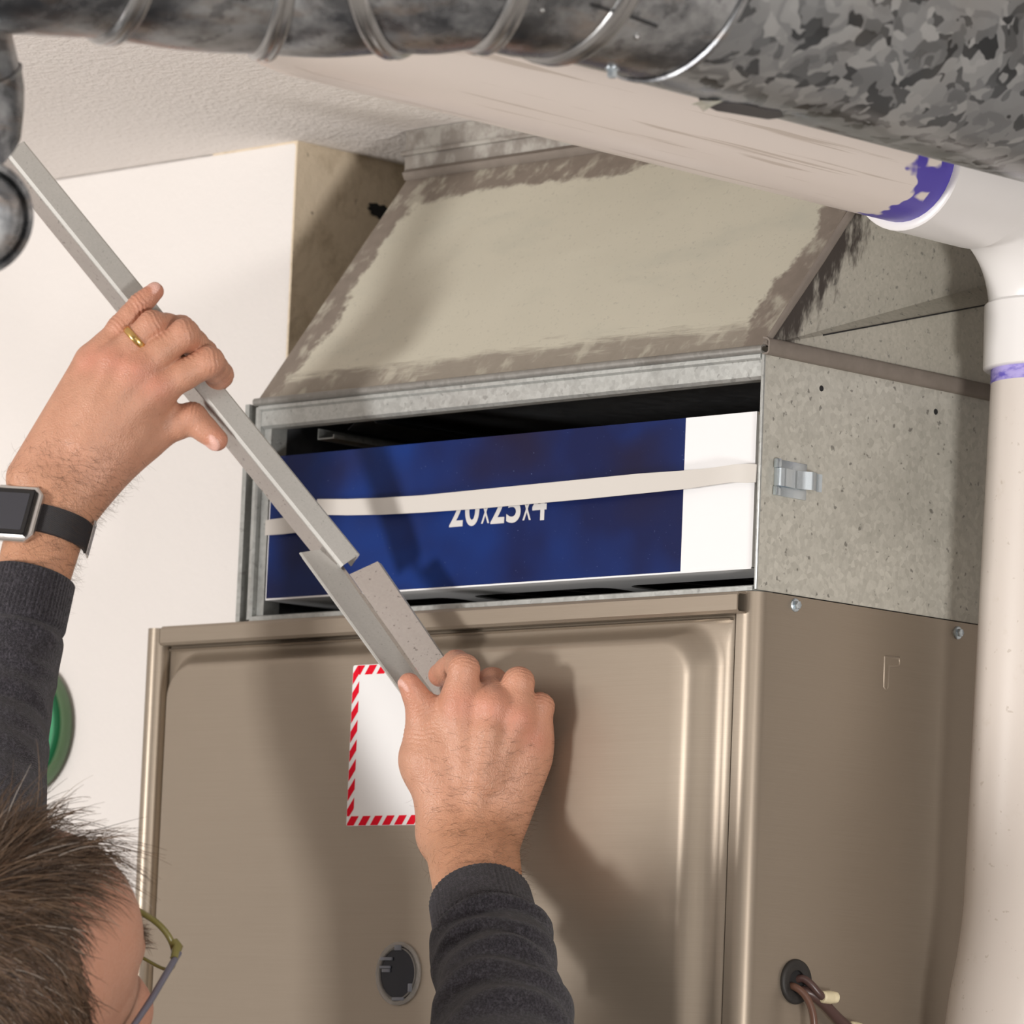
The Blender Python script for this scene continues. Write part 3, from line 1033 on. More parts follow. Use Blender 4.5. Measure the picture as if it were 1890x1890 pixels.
# horizontal lap seam on the collar
ps = [duct_surface(a, b, 1, .0006)[0] for a, b in ((1090, 8), (1120, 17), (1150, 26), (1180, 36), (1212, 48))]
tube('lap_seam', ps, .0008, M_DARK, DU, n=6)
# strip of dark tape with a torn silver corner on the belly of the run
M_TAPE = Mt('dark_tape').done((.028, .025, .027), .5)
rows = []
for t in np.linspace(0, 1, 12):
    pa, na = duct_surface(1290 + 150 * t, 178 + 22 * t + 1.5 * math.sin(9 * t), 0, .0014)
    pb, nb = duct_surface(1290 + 150 * t + 6, 187 + 25 * t + 9 * min(1, 6 * t, 6 * (1 - t)), 0, .0014)
    rows.append([pa, pb, pb - nb * .0010, pa - na * .0010])
rings_mesh('tape_strip', rows, M_TAPE, DU, smooth=60)
M_FOIL = Mt('silver_foil').done((.66, .68, .60), .3, .6)
fl = [duct_surface(a, b, 0, o_)[0] for a, b, o_ in ((1276, 190, .001), (1296, 179, .002), (1318, 177, .003), (1336, 180, .002), (1318, 186, .003), (1302, 191, .005), (1290, 186, .003))]
cen = sum(fl) / len(fl)
mesh('torn_foil', [cen] + fl, [(0, i + 1, (i + 1) % len(fl) + 1) for i in range(len(fl))], M_FOIL, DU)

# second, smaller segmented duct hanging at the left edge
DL = thing('branch_duct', 'smaller segmented galvanized duct elbow hanging at the far left below big duct', 'duct', at(-60, 300, 2.93))
W0 = 2.93
segs = [((-75, 60), 98, 4), ((-62, 190), 112, -14), ((-66, 300), 104, -34), ((-100, 395), 0, 0)]
def lr(px, py, rp, tilt, w, n=40):
    c = at(px, py, w)
    t = math.radians(tilt)
    ax = unit(-CU * math.cos(t) + CR * math.sin(t) + CF * .35)     # axis pointing down the duct
    a = unit(np.cross(ax, CF)); b = np.cross(ax, a)
    r = rp * w / FPX
    return [c + r * (math.cos(q) * a + math.sin(q) * b) for q in np.linspace(0, 2 * math.pi, n, endpoint=False)], c, ax, r
def gore(name, lst, m):
    return rings_mesh(name, [lr(*q, W0)[0] for q in lst], m, DL, smooth=60, cap0=False, cap1=False)
gore('elbow_gore', [(-78, -30, 88, 6), (-72, 30, 90, 6), (-70, 90, 96, 10), (-66, 150, 106, 14)], M_DUCTE)
gore('elbow_gore', [(-66, 150, 109, 14), (-62, 200, 114, 20), (-56, 255, 116, 30), (-48, 320, 112, 40)], M_DUCTE)
gore('elbow_seam', [(-66, 144, 107, 13), (-66, 148, 111, 14), (-66, 154, 111, 14), (-66, 158, 108, 15)], M_DUCTE)
cc = at(-45, 405, 2.86)
cax = unit(-CF * .86 + CR * .34 - CU * .26)
rs = 2.86 / FPX
lathe('end_collar', cc, cax, [(96 * rs, -.06), (98 * rs, -.012), (101 * rs, -.006), (111 * rs, -.004), (113 * rs, -.002), (111 * rs, .0), (101 * rs, .0012), (97 * rs, -.001), (94 * rs, -.006), (92 * rs, -.03)], M_DUCTE, DL, 48, 40)
lathe('end_cap', cc, cax, [(93 * rs, -.006), (91 * rs, .0015), (84 * rs, .0045), (60 * rs, .006), (0, .0065)], M_DUCTE, DL, 48, 50)

# ------------------------------------------------------------------ sheet metal channels held in the hands
BW1, BW2 = 3.645, 3.700
A1, A2 = at(648, 1033, BW1), at(28, 270, BW2)
d1 = unit(A2 - A1)
tc = unit(-CF - d1 * np.dot(-CF, d1))        # towards the viewer
sd = unit(np.cross(d1, tc))                  # across
if np.dot(sd, CR) < 0:
    sd = -sd
CH = thing('metal_channel', 'long narrow galvanized channel held slanting by the upper left hand', 'metal channel', A1)
ph = math.radians(28)
ex = unit(sd * math.cos(ph) - tc * math.sin(ph))       # across the broad face
ey = unit(tc * math.cos(ph) + sd * math.sin(ph))
w1, h1 = .0182, .024
prof = [(w1 / 2, -h1), (w1 / 2, -.0018), (w1 / 2 - .0018, 0), (-w1 / 2 + .0018, 0), (-w1 / 2, -.0018), (-w1 / 2, -h1), (-w1 / 2 + .005, -h1)]
BAR1 = extrude('channel_body', sheet_profile(prof, .0009), A1, A2, ex, ey, M_BAR, CH, smooth=30)
sidep = [(-w1 / 2 - .0003, -.003), (-w1 / 2 - .0003, -h1 + .0005), (-w1 / 2 + .0003, -h1 + .0005), (-w1 / 2 + .0003, -.003)]
extrude('bright_flange', sidep, A1 + d1 * .004, A2, ex, ey, M_BAR_BRIGHT, CH)
M_FOAM = Mt('foam_gasket').done((.60, .58, .55), .8)
extrude('foam_strip', [(w1 / 2 - .001, -.001), (w1 / 2 - .001, -.008), (w1 / 2 - .004, -.008), (w1 / 2 - .004, -.001)], A1 - d1 * .0006, A1 + d1 * .004, ex, ey, M_FOAM, CH)

# second piece: folded angle in the right hand
AN = thing('metal_angle', 'short folded galvanized angle gripped by the lower right hand', 'metal angle', at(800, 1300, 3.545))
wa, wb = 3.656, 3.566


def strip(name, l0, l1, m, th=.0010):
    t_ = lambda p: wa + (wb - wa) * (p[1] - 1012) / 278.
    q = [at(*l0[0], t_(l0[0]) + l0[2]), at(*l1[0], t_(l1[0]) + l1[2]), at(*l1[1], t_(l1[1]) + l1[2]), at(*l0[1], t_(l0[1]) + l0[2])]
    nn_ = unit(np.cross(q[1] - q[0], q[3] - q[0]))
    if np.dot(nn_, CF) < 0:
        nn_ = -nn_
    V_ = q + [p + nn_ * th for p in q]
    return mesh(name, V_, [(0, 1, 2, 3), (7, 6, 5, 4), (0, 4, 5, 1), (1, 5, 6, 2), (2, 6, 7, 3), (3, 7, 4, 0)], m, AN)


strip('left_wing', ((553, 1020), (740, 1278), -.011), ((604, 1012), (799, 1290), .0), M_BAR)
strip('left_hem', ((558, 1031), (741, 1283), -.006), ((553.5, 1020), (740.5, 1278), -.011), M_BAR)
strip('fold', ((604, 1012), (799, 1290), .0), ((611, 1013), (806, 1288), .0006), M_BAR_BRIGHT)
strip('right_wing', ((645, 1060), (806, 1288), .0006), ((697, 1036), (848, 1256), -.010), M_BAR_BRIGHT)
strip('right_lip', ((697, 1036), (848, 1256), -.010), ((704, 1041), (852, 1257), -.004), M_BAR)
for o in AN.children:
    o.data.shade_smooth()
    o.data.set_sharp_from_angle(angle=math.radians(40))

# ------------------------------------------------------------------ green plastic disc on the wall
gc = on_y(52, 1345, WY - .004)
k = Mt('green_plastic')
x_, y_, z_ = k.xyz()
M_GREEN = k.done(k.mix(k.noise(20, 3), (.04, .26, .12), (.07, .33, .17)), .35)
k = Mt('dark_green_plastic'); M_GREEN2 = k.done((.008, .13, .05), .3)
k = Mt('pale_green_plastic'); M_GREEN3 = k.done((.10, .17, .09), .35)
GB = thing('green_dish', 'round green plastic dish hanging on the wall behind the left sleeve', 'dish', gc)
lathe('dish_face', gc, (0, -1, 0), [(0, .004), (.036, .004), (.043, .008), (.0445, .009)], M_GREEN, GB, 48, 60)
lathe('dish_ring', gc, (0, -1, 0), [(.043, .0), (.0435, .010), (.046, .0115), (.0485, .010), (.049, .0), (.043, 0)], M_GREEN2, GB, 48, 60)
lathe('dish_rim', gc, (0, -1, 0), [(.0485, .0), (.0487, .007), (.052, .0085), (.0545, .006), (.055, .0), (.0485, .0)], M_GREEN3, GB, 48, 60)
lathe('hanging_peg', gc, (0, -1, 0), [(0, -.006), (.006, -.006), (.006, .001), (0, .001)], M_GREEN2, GB, 12)

# ------------------------------------------------------------------ person: signed distance modelling
def seg_d(P, a, b, ra, rb):
    ab = b - a
    t = np.clip(((P - a) @ ab) / (ab @ ab + 1e-12), 0, 1)
    return np.linalg.norm(P - a - t[..., None] * ab, axis=-1) - (ra + (rb - ra) * t)


def smin(a, b, k):
    if k <= 0:
        return np.minimum(a, b)
    h = np.clip(.5 + .5 * (b - a) / k, 0, 1)
    return b + (a - b) * h - k * h * (1 - h)


class Grid:
    def __init__(s, lo, hi, h):
        s.lo = np.asarray(lo, float); s.h = h
        s.n = np.ceil((np.asarray(hi) - s.lo) / h).astype(int) + 1
        s.ax = [s.lo[i] + h * np.arange(s.n[i]) for i in range(3)]

    def field(s):
        return np.full(s.n, .05, np.float64)

    def block(s, lo, hi):
        i0 = np.clip(np.floor((np.asarray(lo) - s.lo) / s.h).astype(int), 0, s.n)
        i1 = np.clip(np.ceil((np.asarray(hi) - s.lo) / s.h).astype(int) + 1, 0, s.n)
        sl = tuple(slice(a, b) for a, b in zip(i0, i1))
        if any(b <= a for a, b in zip(i0, i1)):
            return None, None
        P = np.stack(np.meshgrid(*[s.ax[i][sl[i]] for i in range(3)], indexing='ij'), -1)
        return sl, P

    def cone(s, F_, a, b, ra, rb, k=.004, m=.02):
        a, b = np.asarray(a, float), np.asarray(b, float)
        r = max(ra, rb) + m
        sl, P = s.block(np.minimum(a, b) - r, np.maximum(a, b) + r)
        if sl:
            F_[sl] = smin(F_[sl], seg_d(P, a, b, ra, rb), k)

    def ell(s, F_, c, axes, rad, k=.004, m=.02, sub=False):
        c = np.asarray(c, float); rad = np.asarray(rad, float)
        r = rad.max() + m
        sl, P = s.block(c - r, c + r)
        if sl:
            q = (P - c) @ np.asarray(axes).T
            k0 = np.linalg.norm(q / rad, axis=-1)
            k1 = np.linalg.norm(q / rad ** 2, axis=-1)
            d = np.where(k1 > 1e-9, k0 * (k0 - 1) / np.maximum(k1, 1e-9), -rad.min())
            F_[sl] = -smin(-F_[sl], d, k) if sub else smin(F_[sl], d, k)

    def nets(s, F_):
        """surface nets: quads from the zero level"""
        ins = F_ < 0
        nx, ny, nz = (np.array(F_.shape) - 1)
        cnt = np.zeros((nx, ny, nz), np.int8)
        for dx in (0, 1):
            for dy in (0, 1):
                for dz in (0, 1):
                    cnt += ins[dx:dx + nx, dy:dy + ny, dz:dz + nz]
        act = (cnt > 0) & (cnt < 8)
        idx = np.full(act.shape, -1, np.int64)
        ci = np.argwhere(act)
        idx[act] = np.arange(len(ci))
        acc = np.zeros((len(ci), 3)); num = np.zeros(len(ci))
        cs = [(dx, dy, dz) for dx in (0, 1) for dy in (0, 1) for dz in (0, 1)]
        for u in cs:
            for ax in range(3):
                if u[ax] == 0:
                    v = list(u); v[ax] = 1
                    fu = F_[ci[:, 0] + u[0], ci[:, 1] + u[1], ci[:, 2] + u[2]]
                    fv = F_[ci[:, 0] + v[0], ci[:, 1] + v[1], ci[:, 2] + v[2]]
                    cr = (fu < 0) != (fv < 0)
                    t = np.where(cr, fu / np.where(cr, fu - fv, 1), 0)
                    pt = np.tile(np.array(u, float), (len(ci), 1)); pt[:, ax] += t
                    acc[cr] += pt[cr]; num[cr] += 1
        V = s.lo + s.h * (ci + acc / num[:, None])
        Q = []
        for ax in range(3):
            o1, o2 = (ax + 1) % 3, (ax + 2) % 3
            a = np.swapaxes(ins, 0, 0)
            sl0 = [slice(None)] * 3; sl1 = [slice(None)] * 3
            sl0[ax] = slice(0, -1); sl1[ax] = slice(1, None)
            A, B = ins[tuple(sl0)], ins[tuple(sl1)]
            e = np.argwhere(A != B)
            ok = (e[:, o1] > 0) & (e[:, o2] > 0) & (e[:, o1] < act.shape[o1]) & (e[:, o2] < act.shape[o2])
            e = e[ok]
            fl = A[e[:, 0], e[:, 1], e[:, 2]]
            def g(d1, d2):
                q = e.copy(); q[:, o1] += d1; q[:, o2] += d2
                return idx[q[:, 0], q[:, 1], q[:, 2]]
            q = np.stack([g(-1, -1), g(0, -1), g(0, 0), g(-1, 0)], 1)
            q[~fl] = q[~fl][:, ::-1]
            Q.append(q[(q >= 0).all(1)])
        return V, np.concatenate(Q)


def relax(V, Q, it=1, lam=.5):
    for _ in range(it):
        acc = np.zeros_like(V); n = np.zeros(len(V))
        for a in range(4):
            b = (a + 1) % 4
            for i, j in ((a, b), (b, a)):
                np.add.at(acc, Q[:, i], V[Q[:, j]]); np.add.at(n, Q[:, i], 1)
        V = np.where(n[:, None] > 0, V + lam * (acc / np.maximum(n, 1)[:, None] - V), V)
    return V


def normals(V, Q):
    fn = np.cross(V[Q[:, 2]] - V[Q[:, 0]], V[Q[:, 3]] - V[Q[:, 1]])
    N = np.zeros_like(V)
    for a in range(4):
        np.add.at(N, Q[:, a], fn)
    return N / (np.linalg.norm(N, axis=1)[:, None] + 1e-12)


SKIN = np.array((.54, .275, .178))
SKIN_RED = np.array((.58, .205, .142))
SKIN_PALE = np.array((.62, .35, .24))
NAIL = np.array((.74, .44, .37))
ARMC = np.array((.48, .24, .135))


def blob(V, c, r):
    return np.exp(-((V - np.asarray(c)) ** 2).sum(1) / (r * r))


def build_hand(P, fingers, palm, extra, nails, wrist, elbow, rw, re, h=.00105, red=(), tendons=()):
    """fingers: list of chains [(pt, r), ...]; palm: cones (a,b,ra,rb,k); returns V,Q,col"""
    allp = np.array([p for f in fingers for p, _ in f] + [a for a, *_ in palm] + [b for _, b, *_ in palm] + [wrist] + [wrist + (elbow - wrist) * .62])
    g = Grid(allp.min(0) - .045, allp.max(0) + .045, h)
    pf = g.field()
    for a, b, ra, rb, k in palm:
        g.cone(pf, a, b, ra, rb, k)
    # wrist is flatter than deep: two side by side rods
    for (a, b, ra, rb, k) in extra:
        g.cone(pf, a, b, ra, rb, k)
    for (a, b, ra, rb) in tendons:
        g.cone(pf, a, b, ra, rb, .011)
    tot = pf.copy()
    for ch in fingers:
        ff = g.field()
        for (a, ra), (b, rb) in zip(ch[:-1], ch[1:]):
            g.cone(ff, a, b, ra, rb, .0035)
            # soft belly of the phalanx and knuckle swell
            g.ell(ff, a * .5 + b * .5, np.eye(3), (min(ra, rb) * .98,) * 3, .004)
        near = np.minimum(smin(pf, ff, .010), 1)
        tot = smin(tot, near, .0012)
    for c, axes, rad in nails:
        g.ell(tot, c, axes, rad, .0008)
    V, Q = g.nets(tot)
    V = relax(V, Q, 2, .5)
    N = normals(V, Q)
    dis = np.zeros(len(V))
    for ch in fingers:
        for j in range(1, len(ch)):
            (a, ra), (p, rp) = ch[j - 1], ch[j]
            nx_p = ch[j + 1][0] if j + 1 < len(ch) else None
            if nx_p is None:
                continue
            d = unit(unit(p - a) + unit(nx_p - p))
            v = V - p
            s = v @ d
            rad = np.linalg.norm(v - np.outer(s, d), axis=1)
            dors = unit(unit(p - a) - unit(nx_p - p) + -CF * .25)
            back = smoothstep(-.1, .6, N @ dors)
            wv = np.cos(2 * np.pi * s / .0031 + 1.2 * np.sin(v @ np.cross(d, dors) * 420)) * np.exp(-(s / .0062) ** 2)
            dis += wv * back * (rad < rp * 1.8) * .00034
    return V + N * dis[:, None], Q


def hand_color(V, fingers, nails, wrist, elbow, mcps):
    n = len(V)
    c = np.tile(SKIN, (n, 1))
    def mixc(f, col):
        nonlocal c
        f = np.clip(f, 0, 1)[:, None]
        c = c * (1 - f) + col * f
    # mottling
    ph = np.sin(V @ np.array((170., 90, 130))) * np.sin(V @ np.array((-80., 190, 60)) + 1.3)
    mixc(.12 * ph + .1, SKIN_PALE)
    for p in mcps:
        mixc(.55 * blob(V, p, .012), SKIN_RED)
    for ch in fingers:
        for j, (p, r) in enumerate(ch[1:]):
            mixc((.5 if j < 2 else .65) * blob(V, p, .010), SKIN_RED)
    d = unit(elbow - wrist)
    t = (V - wrist) @ d
    mixc(smoothstep(-.02, .03, t) * .8, ARMC)
    for p, axes, rad in nails:
        q = (V - p) @ np.asarray(axes).T
        k0 = np.linalg.norm(q / (np.asarray(rad) * 1.10), axis=1)
        mixc(smoothstep(1.12, .95, k0), NAIL)
    return c


def nail(tip, dip, up, rw=.0056, rl=.0072, lift=.0062):
    """nail on the far bone: tip and joint points, up = direction the nail faces"""
    d = unit(tip - dip)
    u = unit(up - d * np.dot(up, d))
    s = np.cross(d, u)
    c = tip - d * .0005 + u * lift
    return (c, np.array((s, d, u)), (rw, rl, .0019))


# ---- left hand (holds the long channel)
WL = 3.652
def L(px, py, dw=0.0):
    return at(px, py, WL + dw)
LW = L(104, 905, -.004)                      # wrist
LE = at(-12, 1330, 3.585)                      # towards the elbow
Lm = dict(p=L(170, 668, .006), r=L(208, 668, -.004), m=L(252, 684, -.008), i=L(290, 716, -.004))
LF = [
    [(Lm['p'], .0098), (L(222, 604, .006), .0088), (L(258, 562, .008), .0078), (L(286, 538, .011), .0066)],
    [(Lm['r'], .0108), (L(281, 600, -.004), .0102), (L(334, 606, .020), .0090), (L(338, 640, .034), .0080)],
    [(Lm['m'], .0115), (L(340, 617, -.006), .0108), (L(376, 652, .020), .0095), (L(366, 690, .034), .0082)],
    [(Lm['i'], .0118), (L(386, 668, -.004), .0108), (L(405, 692, .018), .0096), (L(388, 716, .031), .0082)],
    [(L(232, 830, .012), .0150), (L(300, 792, .014), .0118), (L(354, 772, .012), .0112), (L(400, 812, .008), .0082)],
]
axl = unit(LE - LW)
sl_ = unit(CR * .9 - CU * .42)               # across the wrist in the picture
palm = []
for q, off, ra in (('p', -.018, .0150), ('r', -.008, .0160), ('m', .003, .0165), ('i', .013, .0160)):
    palm.append((LW + sl_ * off * 1.15, Lm[q] + CF * .004, ra + .002, .0125, .012))
palm.append((LW + sl_ * .016 + CF * .006, L(262, 806, .014), .0165, .0165, .014))
palm.append((L(255, 770, .012), L(285, 735, .008), .0160, .012, .014))
palm.append((L(190, 760, .008), L(250, 730, .006), .019, .015, .014))
ext = [(LW + sl_ * .0100, LE + sl_ * .006, .0192, .0150, .009), (LW - sl_ * .0100, LE - sl_ * .006, .0192, .0150, .009), (LW, LE, .0195, .0165, .009)]
tend = [(LW * .62 + Lm[q] * .38 - CF * .0125, Lm[q] - CF * .0070, .0020, .0048) for q in ('r', 'm', 'i')]
lnails = [nail(LF[0][3][0], LF[0][2][0], -CF * .8 - CR * .5 + CU * .3, .0050, .0062, .0048),
          nail(LF[4][3][0], LF[4][2][0], -CF * .75 - CU * .62 - CR * .25, .0058, .0072, .0062)]
LV, LQ = build_hand(L, LF, palm, ext, lnails, LW, LE, .02, .03, tendons=tend)
LC = hand_color(LV, LF, lnails, LW, LE, [p - CF * .01 for p in Lm.values()])

# ---- right hand (holds the folded angle)
WR = 3.518
def H(px, py, dw=0.0):
    return at(px, py, WR + dw)
RW_ = H(868, 1540, -.002)
RE = at(946, 2085, 3.262)
Rm = dict(i=H(848, 1300, 0), m=H(910, 1304, -.004), r=H(955, 1326, 0), p=H(984, 1362, .008))
RF = [
    [(Rm['i'], .0118), (H(856, 1236, .000), .0106), (H(842, 1226, .026), .0094), (H(812, 1246, .044), .0084)],
    [(Rm['m'], .0116), (H(908, 1262, .026), .0108), (H(880, 1268, .048), .0094), (H(858, 1290, .058), .0084)],
    [(Rm['r'], .0112), (H(957, 1260, .004), .0106), (H(936, 1272, .034), .0092), (H(905, 1300, .046), .0082)],
    [(Rm['p'], .0100), (H(997, 1305, .008), .0094), (H(978, 1308, .032), .0082), (H(950, 1330, .042), .0074)],
    [(H(790, 1418, .012), .0150), (H(781, 1350, .010), .0118), (H(776, 1300, .006), .0102), (H(755, 1262, .002), .0078)],
]
sr_ = unit(CR)
palm = []
for q, off, ra in (('i', -.018, .0165), ('m', -.006, .0170), ('r', .006, .0165), ('p', .017, .0155)):
    palm.append((RW_ + sr_ * off * 1.05, Rm[q] + CF * .004, ra, .0130, .012))
palm.append((RW_ - sr_ * .014 + CF * .004, H(795, 1405, .012), .0165, .0185, .014))
palm.append((H(795, 1400, .010), H(815, 1345, .010), .0185, .014, .014))
palm.append((H(880, 1420, .012), H(890, 1370, .012), .022, .018, .014))
palm.append((H(968, 1400, .012), H(930, 1500, .008), .0165, .016, .014))
ext = [(RW_ + sr_ * .0120, RE + sr_ * .008, .0205, .0135, .010), (RW_ - sr_ * .0120, RE - sr_ * .008, .0205, .0135, .010), (RW_, RE, .0205, .0150, .010)]
tend = [(RW_ * .55 + Rm[q] * .45 - CF * .0135, Rm[q] - CF * .0078, .0018, .0046) for q in ('i', 'm', 'r')]
tend += [(RW_ * .80 + Rm['m'] * .20 - CF * .0150, Rm['m'] * .80 + RW_ * .20 - CF * .0128, .0020, .0030)]
rnails = [nail(RF[4][3][0], RF[4][2][0], -CF * .45 - CR * .85 + CU * .1, .0056, .0070, .0052)]
RV, RQ = build_hand(H, RF, palm, ext, rnails, RW_, RE, .02, .03, tendons=tend)
RC = hand_color(RV, RF, rnails, RW_, RE, [p - CF * .01 for p in Rm.values()])

# ---- head, looking up and to the left hand
E0 = on_y(156, 1713, -.43)
def camv(i, j, k_):
    return unit(CR * i + CU * j - CF * k_)
hu = camv(.05, .75, .66)
hr = camv(.841, -.387, .377)
hr = unit(hr - hu * np.dot(hr, hu))
hf = np.cross(hu, hr)
HA = np.array((hr, hf, hu))
def HP(r, f, u):
    return E0 + hr * r + hf * f + hu * u
NECK0 = HP(0, -.098, -.085)
NECK1 = np.array((E0[0] - .005, E0[1] - .085, E0[2] - .235))
lo = np.minimum(E0, NECK1) - .2; hi = np.maximum(E0, NECK1) + .2
lo[2] = NECK1[2] - .03; hi[2] = E0[2] + .19
g = Grid(lo, hi, .0024)
F_ = g.field()
g.ell(F_, HP(0, -.093, .040), HA, (.076, .098, .086), .01, .05)
g.ell(F_, HP(0, -.048, -.030), HA, (.064, .058, .085), .03, .05)
g.ell(F_, HP(0, -.040, .045), HA, (.062, .048, .050), .02, .04)
for s in (-1, 1):
    g.cone(F_, HP(s * .012, .002, .017), HP(s * .042, -.010, .018), .0105, .009, .012)
    g.ell(F_, HP(s * .040, -.020, -.035), HA, (.023, .024, .022), .014)
    g.cone(F_, HP(s * .056, -.075, -.062), HP(s * .018, -.004, -.108), .016, .015, .02)
    g.ell(F_, HP(s * .032, .012, -.002), HA, (.017, .013, .011), .008, sub=True)
    g.ell(F_, HP(s * .032, -.010, -.001), HA, (.0135, .0135, .0135), .002)
g.cone(F_, HP(0, .004, .006), HP(0, .026, -.040), .0075, .0110, .008)
for s in (-1, 1):
    g.ell(F_, HP(s * .012, .015, -.043), HA, (.008, .010, .008), .006)
g.ell(F_, HP(0, .002, -.104), HA, (.020, .017, .016), .014)
g.cone(F_, HP(-.018, .008, -.069), HP(.018, .008, -.069), .0055, .0055, .006)
g.cone(F_, HP(-.016, .007, -.079), HP(.016, .007, -.079), .0060, .0060, .006)
g.cone(F_, NECK0, NECK1, .055, .060, .035, .06)
for s in (-1, 1):
    ea = np.array((unit(hr * s + hf * -.35), hf, hu))
    g.ell(F_, HP(s * .080, -.092, -.012), ea, (.0065, .019, .032), .005)
    g.ell(F_, HP(s * .087, -.088, -.010), ea, (.004, .011, .018), .003, sub=True)
HV, HQ = g.nets(F_)
HV = relax(HV, HQ, 1, .5)
q = (HV - E0) @ HA.T
HC = np.tile(np.array((.46, .235, .16)), (len(HV), 1))
def hm(f, col):
    global HC
    f = np.clip(f, 0, 1)[:, None]
    HC = HC * (1 - f) + np.asarray(col) * f
hm(.6 * blob(q, (0, .028, -.040), .022), (.52, .17, .13))
hm(.4 * blob(q, (.045, .0, -.035), .025) + .4 * blob(q, (-.045, .0, -.035), .025), (.53, .20, .15))
for s in (-1, 1):
    hm(smoothstep(.0142, .0132, np.linalg.norm(q - (s * .032, -.010, -.001), axis=1)) * (q[:, 1] > -.006), (.75, .72, .68))
    hm(smoothstep(.0062, .0052, np.linalg.norm(q - (s * .032, .0035, -.001), axis=1)), (.06, .04, .03))
hm(smoothstep(.007, .0045, np.abs(q[:, 2] + .073)) * (np.abs(q[:, 0]) < .024) * (q[:, 1] > 0), (.48, .17, .14))
# hair-covered scalp
def hairline(q):
    r, f, u = q[:, 0], q[:, 1], q[:, 2]
    side = smoothstep(.035, .065, np.abs(r))
    front = -.040 - .056 * smoothstep(.012, .058, np.abs(r))     # how far forward the hair reaches
    low = -.010 - .055 * smoothstep(-.085, -.13, f)
    return (f < front + .010 * (u - .06) / .05) & (u > np.where(np.abs(r) > .05, .012 - .08 * smoothstep(-.085, -.12, f), low) )
isH = hairline(q) & (q[:, 1] > -.25) & (q[:, 2] > -.065)
HC[isH] = (.10, .060, .036)

# ---- rest of the body under the clothes (coarse)
SH_L = np.array((E0[0] - .215, E0[1] + .0, E0[2] - .205))
SH_R = np.array((E0[0] + .190, E0[1] - .085, E0[2] - .270))
EL_L = at(-50, 1640, 3.47)
EL_R = RE.copy()
LE2 = LE
PEL = np.array((E0[0] + .0, E0[1] - .10, FLOOR_Z + 1.0))
CHE = np.array((E0[0] - .01, E0[1] - .085, E0[2] - .36))
def body_field(grow, which):
    lo = np.array((min(SH_L[0], EL_L[0], LE[0]) - .14, E0[1] - .34, FLOOR_Z if which != 'top' else PEL[2] - .20))
    hi = np.array((max(SH_R[0], EL_R[0]) + .14, max(LE[1], RE[1]) + .12, LE[2] + .06))
    if which == 'low':
        hi[2] = PEL[2] + .22
        hi[1] = E0[1] + .14
        lo[0], hi[0] = PEL[0] - .30, PEL[0] + .30
    g = Grid(lo, hi, .008)
    F_ = g.field()
    if which != 'low':
        for a, b, ra, rb, k in ((SH_L, SH_R, .062, .062, .06), (CHE + (-.07, 0, -.03), CHE + (-.075, .0, -.25), .105, .085, .08), (CHE + (.07, 0, -.03), CHE + (.075, 0, -.25), .105, .085, .08),
                                (CHE + (0, -.01, 0), PEL + (0, 0, .05), .115, .125, .08), (PEL + (-.06, 0, .05), PEL + (.06, 0, .05), .125, .125, .08),
                                (NECK1 + (0, 0, .01), CHE, .055, .10, .05),
                                (SH_L, EL_L, .054, .038, .04), (EL_L, LE, .034, .020, .03), (SH_R, EL_R, .054, .038, .04), (EL_R, RE * .9 + RW_ * .1, .030, .022, .03)):
            g.cone(F_, a, b, ra + grow, rb + grow, k, .09)
    if which != 'top':
        for s in (-1, 1):
            hip = PEL + (s * .085, .0, -.02)
            knee = np.array((PEL[0] + s * .11, PEL[1] + .03, FLOOR_Z + .52))
            ank = np.array((PEL[0] + s * .125, PEL[1] - .01, FLOOR_Z + .09))
            g.cone(F_, hip, knee, .085 + grow, .060 + grow, .06, .09)
            g.cone(F_, knee, ank, .060 + grow, .045 + grow, .03, .09)
            if which == 'all':
                g.cone(F_, ank - (0, 0, .03), ank + (s * .01, .17, -.055), .036, .028, .03)
        g.cone(F_, PEL + (-.06, 0, .02), PEL + (.06, 0, .02), .12 + grow, .12 + grow, .06, .09)
        if which == 'low':
            g.cone(F_, PEL + (-.05, 0, .1), PEL + (.05, 0, .1), .118 + grow, .118 + grow, .06, .09)
    return g.nets(F_)


BV, BQ = body_field(-.006, 'all')
BC = np.tile(SKIN, (len(BV), 1))

k = Mt('skin')
col = k.attr('Col')['Color']
n1 = k.noise(420, 4, .6)
n2 = k.noise(110, 3, .55)
col = k.mix(k.math('MULTIPLY', k.smooth(n2, .35, .75), .30), col, (.40, .20, .125))
col = k.mix(k.math('MULTIPLY', k.ramp(k.noise(260, 2), [(.68, 0), (.76, 1)]), .35), col, (.28, .12, .07))
vor = k.voronoi(850, None, 'Distance')
h_ = k.math('ADD', k.math('MULTIPLY', vor, .6), k.math('ADD', n1, k.math('MULTIPLY', k.noise(1, 3, .6, k.mapped((220, 220, 70))), .8)))
k.bump(h_, .40, .0011)
M_SKIN = k.done(col, k.ramp(n1, [(.3, .36), (.7, .52)]), 0, **{'Subsurface Weight': .12, 'Subsurface Scale': .006})
k.b.inputs['Subsurface Radius'].default_value = (1, .35, .2)

Vs, Qs, Cs = [LV, RV, HV, BV], [LQ, RQ, HQ, BQ], [LC, RC, HC, BC]
off = np.cumsum([0] + [len(v) for v in Vs[:-1]])
PERSON = npmesh('person', np.concatenate(Vs), np.concatenate([a + o_ for a, o_ in zip(Qs, off)]), M_SKIN, None, 'all', {'Col': np.concatenate(Cs)})
tag(PERSON, 'person in dark knit sweater and glasses reaching up with both hands at furnace', 'person')

